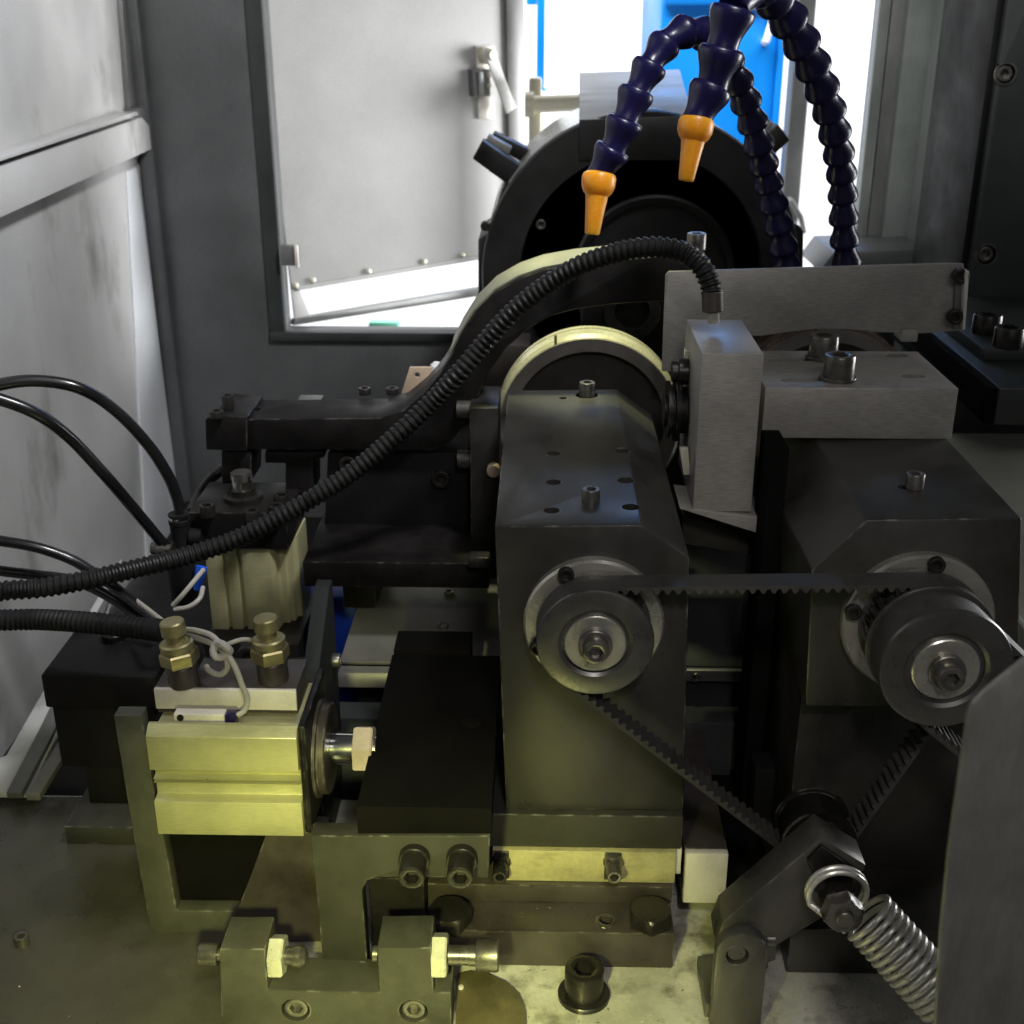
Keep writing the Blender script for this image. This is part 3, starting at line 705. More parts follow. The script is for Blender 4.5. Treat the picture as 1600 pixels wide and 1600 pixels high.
for c in d2.children:
    if c.name.startswith('rim'): c.data.materials[0] = M['copper']

# rear housings around the first disc
rh = thing('rear_housing', 'dark grey steel housing tucked behind the drilled spindle block beside the disc', 'housing', (aY(765, 700, 0.97).x, 1.0, 0.11))
zh = aY(760, 640, 0.97).z; yh2 = aZ(770, 603, zh).y
hb = obj('body', box(aY(735, 760, 0.975).x, aY(786, 660, 0.975).x - 0.004, 0.975, min(yh2, 1.043), aY(750, 905, 0.975).z, zh, 0.001), 'dark_steel', rh)
for px, py in ((713, 640), (713, 718)):
    e = aY(px + 22, py, 1.0)
    obj('cap_screw', capscrew((hb.matrix_world.translation.x * 0 + aY(735, 760, 0.975).x - 0.0003, 1.0, e.z), (-1, 0, 0), 0.0080, 0.012), 'screw_grey', rh)
e = aY(772, 733, 0.974); obj('dowel', lathe((e.x, 0.9748, e.z), (0, -1, 0), [(0.006, 0), (0.006, 0.006), (0.005, 0.007)], 20), 'wood_pale', rh)
rb = thing('rear_block', 'greyish brown steel block just behind the rim of the slotted disc', 'block', aY(790, 600, 1.13))
obj('block', ppY([(700, 640), (712, 600), (760, 545), (784, 540), (828, 540), (828, 640)], 1.125, 0.05, 0.0012), 'brown_steel', rb)
obj('foot', ppY([(704, 641), (828, 641), (824, 900), (706, 900)], 1.127, 0.045, 0.001), 'black_steel', rb)

# =================================================================== CURVED ARM
YA = 1.0
am = thing('curved_arm', 'black steel clamp arm sweeping from the upright cylinder up over the disc', 'arm', aY(500, 705, YA))
arm = obj('beam', ppY([(384, 655), (592, 653), (628, 642), (660, 616), (688, 583), (706, 552), (722, 520), (742, 488), (775, 455), (812, 434), (850, 421), (900, 412), (950, 407), (1010, 402), (1060, 398), (1098, 395), (1112, 412), (1114, 470),
                       (1030, 471), (960, 475), (900, 483), (860, 494), (822, 516), (790, 546), (765, 581), (745, 625), (728, 662), (704, 692), (672, 704), (384, 703)], YA, 0.058, 0.0016), 'black_steel', am)
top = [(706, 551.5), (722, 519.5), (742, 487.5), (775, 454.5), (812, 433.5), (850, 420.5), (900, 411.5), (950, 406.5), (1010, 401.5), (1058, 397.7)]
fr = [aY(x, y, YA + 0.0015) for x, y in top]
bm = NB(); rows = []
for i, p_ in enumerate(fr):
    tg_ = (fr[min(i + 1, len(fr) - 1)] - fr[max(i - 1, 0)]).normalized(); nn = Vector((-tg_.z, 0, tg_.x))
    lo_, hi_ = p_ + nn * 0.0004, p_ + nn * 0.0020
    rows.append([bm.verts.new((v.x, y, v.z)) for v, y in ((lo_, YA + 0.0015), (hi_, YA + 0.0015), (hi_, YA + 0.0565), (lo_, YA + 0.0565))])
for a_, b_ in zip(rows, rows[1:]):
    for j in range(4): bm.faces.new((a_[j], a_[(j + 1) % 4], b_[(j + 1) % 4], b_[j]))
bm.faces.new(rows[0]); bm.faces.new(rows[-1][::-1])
obj('lit_top_band', bm, 'arm_lit', am)  # paler strip stands for the light along the arm's curved top
obj('end_block', ppY([(320, 656), (334, 648), (386, 652), (386, 705), (322, 703)], YA - 0.006, 0.064, 0.001), 'black_steel', am)
za = aY(500, 654, YA).z
def scr_z(parent, px, py, z, r, h, m='screw_black'):
    e = aZ(px, py, z); return obj('cap_screw', capscrew((e.x, e.y, z + 0.0002), (0, 0, 1), r, h), m, parent)
scr_z(am, 570, 616, za, 0.0058, 0.006); scr_z(am, 613, 616, za, 0.0058, 0.006)
scr_z(am, 357, 640, za + 0.004, 0.0052, 0.013); scr_z(am, 339, 652, za + 0.004, 0.006, 0.006)
for a_, b_ in (((463, 624), (506, 616)),):
    e, e2 = aZ(*a_, za), aZ(*b_, za)
    cut(arm, box(e.x, e2.x, e.y, e.y + 0.018, za - 0.02, za + 0.003, 0))
    obj('slot_plate', box(e.x + 0.0006, e2.x - 0.0006, e.y + 0.0006, e.y + 0.0174, za - 0.004, za - 0.001, 0.0003), 'frame_grey', am)
e, e2 = aZ(384, 640, za), aZ(408, 636, za)
cut(arm, box(e.x, e2.x, e.y, e.y + 0.008, za - 0.015, za + 0.003, 0))
e = aZ(1086, 388, aY(1086, 399, YA).z); obj('cap_screw', capscrew((e.x, YA + 0.025, aY(1090, 398, YA).z + 0.0003), (0, 0, 1), 0.0080, 0.013), 'screw_grey', am)
# tail under the arm end
obj('post', ppY([(345, 706), (393, 706), (391, 756), (347, 756)], YA + 0.002, 0.045, 0.001), 'black_steel', am)
obj('hanger', ppY([(414, 706), (506, 706), (506, 716), (489, 716), (489, 772), (446, 772), (446, 724), (414, 724)], YA + 0.01, 0.04, 0.001), 'black_steel', am)
# black block under the arm and shelf
us = thing('arm_support', 'black steel support block below the clamp arm, above the shelf plate', 'block', aY(620, 870, 1.02))
obj('block', ppY([(512, 707), (732, 707), (732, 868), (505, 868)], 1.012, 0.08, 0.0015), 'black_paint', us)
for px, py in ((545, 722), (690, 745)):
    obj('cap_screw', capscrew(aY(px, py, 1.0118), (0, -1, 0), 0.008, 0.008), 'screw_black', us)
sp = thing('shelf_plate', 'thick black shelf plate with worn edges, between the upright cylinder and the spindle block', 'plate', aY(610, 918, 0.93))
zs1 = aY(600, 879, 0.93).z; zs0 = aY(600, 918, 0.93).z
ysb = aZ(620, 800, zs1).y
pp = [aZ(472, 879, zs1), aZ(760, 879, zs1)]
obj('plate', box(pp[0].x, aY(764, 900, 0.93).x, 0.93, 1.09, zs0, zs1, 0.0012), 'black_steel', sp)
obj('leg', box(pp[0].x + 0.02, pp[0].x + 0.05, 1.0, 1.08, zt + 0.0004, zs0 - 0.0003, 0.001), 'black_steel', sp)
obj('edge_clip', box(aY(733, 872, 0.926).x, aY(766, 872, 0.926).x, 0.915, 0.9298, aY(750, 880, 0.926).z, aY(750, 863, 0.926).z, 0.002), 'screw_grey', sp)
# pale tab and white spacer on the arm
tb = thing('drilled_tab', 'small pinkish metal tab with one hole standing behind the clamp arm', 'tab', aY(650, 606, 1.07))
tbb = obj('tab', ppY([(627, 615), (640, 574), (676, 574), (668, 615)], 1.066, 0.004, 0.0005), 'wood_pale', tb)
cut(tbb, hole(aY(652, 586, 1.066), (0, -1, 0), 0.0024, 0.01))
ws = thing('white_spacer', 'short white round spacer next to the pinkish drilled tab', 'spacer', aY(682, 580, 1.08))
obj('barrel', sweep([aY(676, 604, 1.085), aY(684, 572, 1.085), aY(685, 567, 1.085)], lambda i: (0.0066, 0.0066, 0.0045)[i], 20), 'white_paint', ws)

# grey splash plate
YG = 0.985
sg = thing('splash_plate', 'grey sheet metal splash plate with a wavy lower edge, in front of the hoses', 'plate', aY(1270, 520, YG))
obj('sheet', ppY([(1045, 424), (1040, 430), (1034, 580), (1083, 582), (1085, 527), (1190, 525), (1230, 519), (1275, 514), (1320, 514), (1370, 519), (1440, 521), (1506, 516), (1506, 412), (1480, 411)], YG, 0.0025, 0.0006), 'alu_plate', sg)
obj('end_strip', ppY([(1494, 420), (1507, 418), (1505, 512), (1490, 515)], YG - 0.0035, 0.0032, 0.0004), 'frame_grey', sg)
obj('end_lip', ppY([(1508, 420), (1514, 424), (1508, 516), (1504, 516)], YG - 0.010, 0.012, 0.0005), 'pale_metal', sg)
for px, py in ((1499, 430), (1490, 494)):
    obj('cap_screw', capscrew(aY(px, py, YG - 0.0038), (0, -1, 0), 0.0062, 0.006), 'screw_black', sg)
obj('stay', box(aY(1400, 500, 1.0).x, aY(1500, 500, 1.0).x, YG + 0.003, YG + 0.02, aY(1400, 517, YG).z - 0.002 + 0.004, aY(1400, 480, YG).z, 0.001), 'dark_steel', sg)
obj('stay_foot', box(aY(1400, 515, 1.0).x, aY(1425, 515, 1.0).x, YG - 0.003, YG + 0.02, zp1 + 0.0003, aY(1400, 517, YG).z + 0.0018, 0.001), 'alu_plate', sg)

# =================================================================== COOLANT HOSES
mf = thing('coolant_manifold', 'dark steel coolant manifold hidden behind the grey splash plate', 'manifold', aY(1275, 520, 1.14))
obj('body', box(aY(1190, 450, 1.13).x, aY(1350, 450, 1.13).x, 1.11, 1.16, aY(1275, 540, 1.13).z, aY(1275, 432, 1.13).z, 0.002), 'dark_steel', mf)
segmesh = {}
def coolant_hose(label, pts, segs, nozzle, rn):
    P = [aY(x, y, Y) for x, y, Y, r in pts]
    n0, n1 = aY(*nozzle[0]), aY(*nozzle[1])
    P[-1] = n0.copy()
    path = catmull(P, 12)
    rad = catmull([(r, 0, 0) for *_, r in pts], 12)
    rad = [v.x * (1 / FPX) * 1.02 for v in rad]
    t = thing('coolant_hose', label, 'hose', P[0], 'segmented blue coolant hoses')
    prof = [(.50, .06), (.80, .0), (.95, .035), (1.0, .13), (.99, .24), (.90, .40), (.77, .60), (.70, .78), (.69, .92), (.71, 1.06), (.5, 1.10)]
    # walk along the path with a step proportional to the local radius
    d = [0.0]
    for a, b in zip(path, path[1:]): d.append(d[-1] + (b - a).length)
    s = 0.0
    def at(s):
        for i in range(len(d) - 1):
            if d[i + 1] >= s:
                k = (s - d[i]) / max(1e-9, d[i + 1] - d[i]); return path[i].lerp(path[i + 1], k), rad[i] + (rad[i + 1] - rad[i]) * k
        return path[-1], rad[-1]
    if 'm' not in segmesh:
        me0 = obj('segment', lathe((0, 0, 0), (0, 0, 1), prof, 24), 'hose_blue', None, True, 50)
        segmesh['m'] = me0.data; me0.data.transform(Matrix.Translation(me0.location)); bpy.data.objects.remove(me0)
    def walk(k):
        out, s = [], 0.0
        while s < d[-1] - 1e-6:
            L = at(s)[1] * segs * k; out.append((s, min(L, d[-1] - s))); s += L
        return out, s - d[-1]
    best = min((walk(0.9 + 0.004 * i) for i in range(50)), key=lambda w: abs(w[1]))[0]
    for s, L in best:
        p, r = at(s)
        q, _ = at(s + L)
        o = bpy.data.objects.new('segment', segmesh['m']); COL.objects.link(o); o.parent = t
        dirn = (q - p)
        # wide skirt faces down the line of coolant
        o.location = p - Vector(t.location)
        o.rotation_mode = 'QUATERNION'; o.rotation_quaternion = dirn.to_track_quat('Z', 'Y')
        o.scale = (r, r, dirn.length)
    ax = n1 - n0; H = ax.length
    obj('nozzle', lathe(n0, ax, [(rn * 0.70, -0.04 * H), (rn * 0.92, 0.0), (rn * 1.0, 0.06 * H), (rn * 0.98, 0.20 * H), (rn * 0.84, 0.30 * H), (rn * 0.66, 0.36 * H), (rn * 0.56, 0.60 * H), (rn * 0.44, 0.97 * H), (rn * 0.40, 1.0 * H), (rn * 0.28, 1.0 * H), (rn * 0.26, 0.9 * H)], 36), 'nozzle_orange', t)
    return t
coolant_hose('segmented dark blue hose arching low from the splash plate, ending in the lower orange nozzle',
    [(1236, 455, 1.13, 25), (1229, 410, 1.12, 25), (1215, 345, 1.11, 25), (1199, 280, 1.10, 25), (1185, 225, 1.08, 25), (1170, 172, 1.07, 25), (1148, 118, 1.05, 25), (1118, 66, 1.03, 25), (1080, 46, 1.01, 25), (1042, 64, 1.0, 25), (1014, 105, 0.99, 26), (992, 150, 0.985, 27), (974, 195, 0.98, 27), (956, 238, 0.98, 26), (944, 268, 0.98, 22)],
    1.62, [(937, 272, 0.98), (925, 366, 0.97)], mm(27, 0.98, 270))
coolant_hose('thicker segmented dark blue hose looping above the frame, ending in the higher orange nozzle',
    [(1328, 450, 1.13, 26), (1321, 395, 1.12, 25), (1318, 340, 1.11, 25), (1316, 285, 1.10, 25), (1309, 230, 1.08, 26), (1295, 170, 1.06, 27), (1274, 112, 1.04, 28), (1246, 55, 1.02, 29), (1212, 0, 1.0, 30), (1182, -30, 0.97, 31), (1158, -15, 0.95, 31), (1143, 25, 0.94, 31), (1128, 75, 0.94, 31), (1116, 120, 0.94, 30), (1106, 160, 0.94, 29), (1100, 185, 0.94, 27)],
    1.60, [(1089, 186, 0.935), (1072, 282, 0.925)], mm(28, 0.94, 200))

# =================================================================== PULLEYS AND BELTS
PR = 0.0350
def gear_band(c, y0, y1, r, teeth, depth):
    bm_l = []
    pts = []
    for i in range(teeth):
        for f, rr in ((0.0, r - depth), (0.22, r - depth), (0.32, r), (0.90, r)):
            t = 2 * math.pi * (i + f) / teeth
            pts.append((c.x + rr * math.cos(t), c.z + rr * math.sin(t)))
    return prismY(pts, y0, y1, 0)
def flange(c, y, r, th): return lathe((c.x, y + th, c.z), (0, -1, 0), [(r * 0.5, 0), (r - 0.0006, 0), (r, 0.0006), (r, th - 0.0006), (r - 0.0006, th), (r * 0.5, th)], 72)
p1 = thing('toothed_pulley', 'single toothed pulley on the drilled spindle block, with a pale hub and central cap screw', 'pulley', (A1.x, YB - 0.03, A1.z - PR))
obj('rear_flange', flange(A1, YB - 0.0105, PR + 0.001, 0.002), 'pulley_grey', p1)
obj('toothed_rim', gear_band(A1, YB - 0.0295, YB - 0.0107, PR - 0.0012, 34, 0.0022), 'dark_steel', p1)
YF1 = YB - 0.0295
obj('front_flange', lathe((A1.x, YF1 - 0.0002, A1.z), (0, -1, 0), [(PR + 0.001, 0), (PR + 0.0014, 0.0006), (PR + 0.0008, 0.0022), (PR - 0.001, 0.0030), (PR * 0.66, 0.0030), (PR * 0.60, 0.0016), (PR * 0.60, -0.004), (PR * 0.5, -0.004)], 80), 'pulley_grey', p1)
hb_ = obj('hub', lathe((A1.x, YF1 + 0.003, A1.z), (0, -1, 0), [(PR * 0.545, 0), (PR * 0.545, 0.0060), (PR * 0.525, 0.0066), (PR * 0.2, 0.0066)], 60), 'bearing_ring', p1)
obj('washer', lathe((A1.x, YF1 - 0.0037, A1.z), (0, -1, 0), [(0.0105, 0), (0.0105, 0.003), (0.010, 0.0034)], 40), 'screw_grey', p1)
obj('cap_screw', capscrew((A1.x, YF1 - 0.0072, A1.z), (0, -1, 0), 0.0078, 0.0075), 'screw_grey', p1)

p2_ = thing('toothed_pulley', 'double toothed pulley partly behind the grey guard, with a wide drum in front', 'pulley', (A2.x, YB - 0.05, A2.z - PR))
Y2 = YB - 0.0640                             # front face of the double pulley
PR2 = 0.0372
obj('rear_flange', flange(A2, YB - 0.0105, PR2 + 0.001, 0.002), 'pulley_grey', p2_)
obj('toothed_rim', gear_band(A2, YB - 0.0310, YB - 0.0107, PR2 - 0.0012, 34, 0.0022), 'dark_steel', p2_)
obj('middle_flange', flange(A2, YB - 0.0345, PR2 + 0.0022, 0.0030), 'pulley_grey', p2_)
obj('front_toothed_rim', gear_band(A2, Y2 + 0.0022, YB - 0.0348, PR2 - 0.003, 34, 0.0022), 'dark_steel', p2_)
obj('front_flange', lathe((A2.x, Y2 + 0.002, A2.z), (0, -1, 0), [(PR2 + 0.0015, 0), (PR2 + 0.0018, 0.0006), (PR2 + 0.0012, 0.0024), (PR2 - 0.0006, 0.003), (PR2 * 0.68, 0.003), (PR2 * 0.62, 0.0016), (PR2 * 0.62, -0.008), (PR2 * 0.5, -0.008)], 80), 'pulley_grey', p2_)
obj('hub', lathe((A2.x, Y2 + 0.006, A2.z), (0, -1, 0), [(PR2 * 0.535, 0), (PR2 * 0.535, 0.0062), (PR2 * 0.515, 0.0068), (PR2 * 0.2, 0.0068)], 60), 'bearing_ring', p2_)
obj('washer', lathe((A2.x, Y2 - 0.0010, A2.z), (0, -1, 0), [(0.0108, 0), (0.0108, 0.003), (0.0103, 0.0034)], 40), 'screw_grey', p2_)
obj('cap_screw', capscrew((A2.x, Y2 - 0.0045, A2.z), (0, -1, 0), 0.0080, 0.0078), 'screw_grey', p2_)

def hull_path(circs, step):
    """closed path round circles given counter-clockwise in x,z; returns points with outward normals"""
    n = len(circs); tang = []
    for i in range(n):
        (x1, z1, r1), (x2, z2, r2) = circs[i], circs[(i + 1) % n]
        dx, dz = x2 - x1, z2 - z1; L = math.hypot(dx, dz); th = math.atan2(dz, dx)
        a = th - math.acos(max(-1, min(1, (r1 - r2) / L)))
        tang.append(a)
    raw = []
    for i in range(n):
        x, z, r = circs[i]
        a0, a1 = tang[i - 1], tang[i]
        while a1 < a0: a1 += 2 * math.pi
        k = max(2, int((a1 - a0) * r / 0.0015))
        for j in range(k + 1):
            a = a0 + (a1 - a0) * j / k
            raw.append(Vector((x + r * math.cos(a), 0, z + r * math.sin(a))))
    raw.append(raw[0])
    pts = resample(raw, step)
    if (pts[-1] - pts[0]).length < step * 0.5: pts.pop()
    out = []
    for i, p in enumerate(pts):
        t = (pts[(i + 1) % len(pts)] - pts[i - 1]).normalized()
        out.append((p, Vector((t.z, 0, -t.x))))
    return out
def belt(name, label, circs, y0, y1, thick, tooth, loc):
    P = hull_path(circs, 0.0016)
    bm = NB(); rows = []
    for i, (p, nrm) in enumerate(P):
        k = i % 4
        dp = tooth if k in (1, 2) else 0.0
        o_, i_ = p + nrm * thick, p - nrm * dp
        rows.append([bm.verts.new((v.x, y, v.z)) for v, y in ((o_, y0), (o_, y1), (i_, y1), (i_, y0))])
    for a, b in zip(rows, rows[1:] + rows[:1]):
        for j in range(4): bm.faces.new((a[j], a[(j + 1) % 4], b[(j + 1) % 4], b[j]))
    t = thing(name, label, 'belt', loc)
    obj('toothed_band', bm, 'belt_rubber', t, True, 30)
    return t
I1 = aY(1277, 1308, YB - 0.030); RI = 0.0225
belt('timing_belt', 'black toothed belt running between both spindle pulleys and down round the idler', [(A1.x, A1.z, PR - 0.0008), (I1.x, I1.z, RI), (A2.x, A2.z, PR2 - 0.0008)], YB - 0.0290, YB - 0.0115, 0.0022, 0.0028, (A1.x, YB - 0.02, I1.z - RI))
mtr = aY(1790, 1330, YB - 0.07)
belt('timing_belt', 'short black toothed belt on the front of the double pulley, leaving behind the grey guard', [(A2.x, A2.z, PR2 - 0.0028), (mtr.x, mtr.z, 0.030)], Y2 + 0.0035, YB - 0.0352, 0.0022, 0.0028, (A2.x, Y2, mtr.z - 0.03))
mp_ = thing('motor_pulley', 'toothed motor pulley out behind the grey guard', 'pulley', mtr - Vector((0, 0, 0.03)))
obj('toothed_rim', gear_band(mtr, Y2 + 0.001, YB - 0.0345, 0.0298, 30, 0.0022), 'dark_steel', mp_)
obj('shaft', lathe((mtr.x, YB - 0.0342, mtr.z), (0, 1, 0), [(0.012, 0), (0.012, 0.06)], 24), 'screw_grey', mp_)

# =================================================================== IDLER, TENSION ARM, SPRING
idl = thing('idler_pulley', 'smooth black idler roller at the low corner of the long belt', 'pulley', (I1.x, YB - 0.03, I1.z - RI))
obj('roller', lathe((I1.x, YB - 0.0095, I1.z), (0, -1, 0), [(RI + 0.002, 0), (RI + 0.0024, 0.0012), (RI + 0.0005, 0.0018), (RI - 0.0006, 0.002), (RI - 0.0006, 0.0262), (RI + 0.0005, 0.0264), (RI + 0.0024, 0.027), (RI + 0.002, 0.0285), (RI * 0.8, 0.029), (RI * 0.75, 0.0275)], 64), 'black_steel', idl)
YT = 0.632                                    # front of the tension arm
ta = thing('belt_tensioner', 'slanting grey steel tension arm reaching from the clevis up to the idler', 'arm', aY(1160, 1500, YT))
obj('bar', ppY([(1118, 1470), (1130, 1440), (1152, 1422), (1284, 1309), (1354, 1352), (1345, 1368), (1300, 1425), (1214, 1478), (1212, 1502), (1150, 1520), (1122, 1500)], YT, 0.026, 0.0014), 'arm_grey', ta)
ax_ = aY(1300, 1375, YT)
obj('stud', lathe((ax_.x, YT - 0.0002, ax_.z), (0, -1, 0), [(0.0052, 0), (0.0052, 0.036)], 28), 'screw_black', ta)
obj('hex_nut', hexbolt((ax_.x, YT - 0.0250, ax_.z), (0, -1, 0), 0.0128, 0.0098, rot=0.3, stud=(0.0056, 0.003)), 'screw_grey', ta)
obj('washer', lathe((ax_.x, YT - 0.0004, ax_.z), (0, -1, 0), [(0.0120, 0), (0.0120, 0.003)], 32), 'screw_black', ta)
obj('spacer_nut', hexbolt((ax_.x, YT - 0.0150, ax_.z), (0, -1, 0), 0.0118, 0.0090, rot=0.0), 'screw_black', ta)
obj('step', ppY([(1262, 1345), (1284, 1322), (1340, 1362), (1322, 1382), (1282, 1385)], YT - 0.004, 0.0038, 0.0008), 'black_steel', ta)
cv = thing('clevis', 'upright grey clevis with a rounded top and pin, carrying the tension arm', 'bracket', aZ(1150, 1610, 0))
YC = 0.605
def round_top(px0, px1, pytop, pybot, Y):
    a, c = aY(px0, pybot, Y), aY(px1, pybot, Y)
    zt_ = aY((px0 + px1) / 2, pytop, Y).z; w = (c.x - a.x) / 2; cx = (a.x + c.x) / 2
    return [(cx - w, 0.0005), (cx + w, 0.0005)] + [(cx + w * math.cos(t), zt_ - w * 0.95 + w * 0.95 * math.sin(t)) for t in [math.pi * i / 14 for i in range(15)]]
cf = obj('front_cheek', prismY(round_top(1111, 1190, 1460, 1590, YC), YC, YC + 0.010, 0.0012), 'arm_grey', cv)
pc = aY(1152, 1493, YC)
cut(cf, hole(pc, (0, -1, 0), 0.0072, 0.02))
obj('pin', lathe((pc.x, YC + 0.012, pc.z), (0, -1, 0), [(0.0062, 0), (0.0062, 0.009), (0.0055, 0.0098)], 28), 'arm_grey', cv)
obj('rear_cheek', prismY(round_top(1126, 1192, 1440, 1590, YC + 0.055), YC + 0.055, YC + 0.063, 0.0012), 'arm_grey', cv)
e = aY(1192, 1484, YC + 0.02); obj('set_screw', lathe((e.x - 0.006, YC + 0.03, e.z), (1, 0, 0), [(0.0035, 0), (0.0035, 0.0095), (0.0052, 0.0097), (0.0052, 0.0150), (0.0046, 0.0155)], 24), 'screw_grey', cv)
obj('foot', box(aY(1106, 1580, YC).x, aY(1190, 1580, YC).x, YC + 0.0102, YC + 0.0548, 0.0006, 0.012, 0.001), 'arm_grey', cv)
# spring
spg = thing('tension_spring', 'bright coiled steel spring hooked on the tension arm stud', 'spring', aY(1400, 1480, 0.600))
s0, s1 = aY(1345, 1420, 0.610), aY(1545, 1640, 0.565)
axd = (s1 - s0).normalized(); u, v, a = frame(axd)
Rs = 0.0165; wr = 0.0020; turns = 21
L = (s1 - s0).length
path = []
# end loop round the stud first
ctr = Vector((ax_.x, YT - 0.0090, ax_.z + 0.001))
for i in range(44):
    t = -1.2 + 2 * math.pi * 1.75 * i / 43
    path.append(ctr + Vector((0.0180 * math.cos(t), -0.0075 * i / 43, 0.0172 * math.sin(t))))
first = s0 + u * Rs
n_ = 26
hel = [s0 + axd * (L * i / (turns * n_)) + u * (Rs * math.cos(2 * math.pi * i / n_)) + v * (Rs * math.sin(2 * math.pi * i / n_)) for i in range(turns * n_)]
k0 = min(range(n_), key=lambda i: (hel[i] - path[-1]).length)
for i in range(1, 4): path.append(path[43].lerp(hel[k0], i / 4))
path += hel[k0:]
obj('coil', sweep(path, wr, 10), 'spring_steel', spg)

# grey guard close to the lens
gd_ = thing('belt_guard', 'plain grey sheet metal belt guard close in front, covering part of the double pulley', 'guard', aY(1530, 1400, 0.41))
obj('sheet', ppY([(1680, 985), (1596, 1036), (1540, 1080), (1518, 1102), (1511, 1122), (1500, 1200), (1482, 1330), (1470, 1450), (1456, 1680), (1760, 1680), (1760, 930)], 0.41, 0.004, 0.0018), 'guard_grey', gd_)

# =================================================================== SLIDE UNDER THE FIRST SPINDLE
YSD = 0.695
zs_a, zs_b = aY(900, 1267, YSD).z, aY(900, 1325, YSD).z
sa = thing('slide_saddle', 'thick olive steel saddle plate directly under the drilled spindle block', 'slide', (aY(915, 1300, YSD).x, 0.85, zs_b))
obj('plate', box(aY(765, 1296, YSD).x, aY(1067, 1296, YSD).x, YSD, 0.99, zs_b, min(zs_a, zb) - 0.0004, 0.0012), 'olive_steel', sa)
YGB = 0.692
gz0 = aY(900, 1379, YGB).z
gi = thing('gib_strip', 'worn yellowish brass gib strip below the olive saddle, held by two cap screws', 'gib', (aY(925, 1350, YGB).x, YGB, gz0))
obj('strip', box(aY(770, 1350, YGB).x, aY(1056, 1350, YGB).x, YGB, 0.985, gz0 + 0.0006, zs_b - 0.0004, 0.0008), 'gib_brass', gi)
obj('end_liner', box(aY(1057, 1350, YGB).x, aY(1066, 1350, YGB).x, YGB + 0.006, 0.98, gz0 + 0.004, zs_b - 0.0006, 0.0004), 'pale_metal', gi)
for px, m_ in ((782, 'screw_black'), (958, 'screw_grey')):
    e = aY(px, 1336, YGB)
    obj('screw_pad', box(e.x - 0.0058, e.x + 0.0058, YGB - 0.0012, YGB - 0.0002, gz0 + 0.004, zs_b - 0.0006, 0.0002), 'brown_steel', gi)
    obj('lock_nut', hexbolt((e.x, YGB - 0.0014, e.z - 0.003), (0, -1, 0), 0.0070, 0.0058), m_, gi)
    obj('cap_screw', capscrew((e.x, YGB - 0.0074, e.z - 0.003), (0, -1, 0), 0.0050, 0.013), m_, gi)
YRL = 0.659
rz = aY(860, 1456, YRL).z
rl = thing('slide_bed', 'low dark steel slide base with two hex bolts and one hole, under the brass gib', 'slide', (aY(860, 1480, YRL).x, 0.8, 0))
obj('end_plate', box(aY(577, 1400, 0.668).x, aY(664, 1400, 0.668).x - 0.0004, 0.668, 0.90, 0.0035, aY(600, 1372, 0.668).z, 0.001), 'black_steel', rl)
rlb = obj('base', box(aY(664, 1480, YRL).x, aY(1053, 1480, YRL).x, YRL, 0.99, 0.0006, rz, 0.0012), 'brown_steel', rl)
ry = aZ(880, 1411, rz).y
obj('rail', box(aY(668, 1395, ry).x, aY(1050, 1395, ry).x, ry, 0.985, rz + 0.0003, gz0 + 0.0003, 0.0010), 'brown_steel', rl)
e = aZ(947, 1438, rz); cut(rlb, hole((e.x, e.y, rz), (0, 0, 1), 0.0064, 0.02))
obj('hole_bush', lathe((e.x, e.y, rz - 0.001), (0, 0, 1), [(0.0060, 0), (0.0060, 0.0016), (0.0050, 0.0016), (0.0050, 0)], 32, rings_open=True), 'screw_grey', rl)
for px, py, rt_, m_ in ((702, 1440, 0.0, 'screw_black'), (1016, 1440, 0.5, 'screw_black')):
    e = aZ(px, py, rz); obj('hex_bolt', hexbolt((e.x, e.y, rz + 0.0003), (0, 0, 1), 0.0155, 0.0105, rot=rt_), m_, rl)
e = aZ(912, 1556, 0)
bs = thing('base_screw', 'large socket head cap screw with a wide washer standing on the pale bed', 'screw', e)
obj('washer', lathe((e.x, e.y, 0.0004), (0, 0, 1), [(0.0172, 0), (0.0172, 0.0028), (0.0166, 0.0034), (0.0085, 0.0034)], 48), 'screw_black', bs)
obj('cap_screw', capscrew((e.x, e.y, 0.0040), (0, 0, 1), 0.0128, 0.0200), 'screw_black', bs)
# white ended bar running back
wbz1, wbz0 = aY(1100, 1334, 0.70).z, aY(1100, 1412, 0.70).z
wbr = thing('stop_bar', 'pale bare metal bar running back beside the slide, its white end towards the lens', 'bar', (aY(1102, 1400, 0.70).x, 0.78, wbz0))
obj('bar', box(aY(1069, 1372, 0.70).x, aY(1136, 1372, 0.70).x, 0.7065, 0.90, wbz0 + 0.0004, wbz1 - 0.0004, 0.0010), 'brown_steel', wbr)
obj('end_face', box(aY(1069, 1372, 0.70).x, aY(1136, 1372, 0.70).x, 0.70, 0.7063, wbz0, wbz1, 0.0014), 'pale_metal', wbr)
obj('support', box(aY(1074, 1372, 0.70).x, aY(1130, 1372, 0.70).x, 0.735, 0.89, 0.004, wbz0 - 0.0003, 0.001), 'black_steel', wbr)
# oily rounded pad on the bed
pts = [(712, 1640), (712, 1530), (716, 1520), (735, 1516), (762, 1520), (790, 1532), (812, 1552), (822, 1578), (824, 1640)]
pts = [aZ(x, y, 0.003) for x, y in pts]
op = thing('oily_pad', 'thin rounded olive pad with a reddish stain lying on the pale bed', 'pad', aZ(765, 1580, 0))
obj('pad', prismZ([(p.x, p.y) for p in pts], 0.0006, 0.0034, 0.0008), 'pad_olive', op)
e = aZ(720, 1543, 0.0036); obj('rivet', lathe((e.x, e.y, 0.0036), (0, 0, 1), [(0.0022, 0), (0.0019, 0.0010), (0.0008, 0.0015)], 16), 'pale_metal', op)

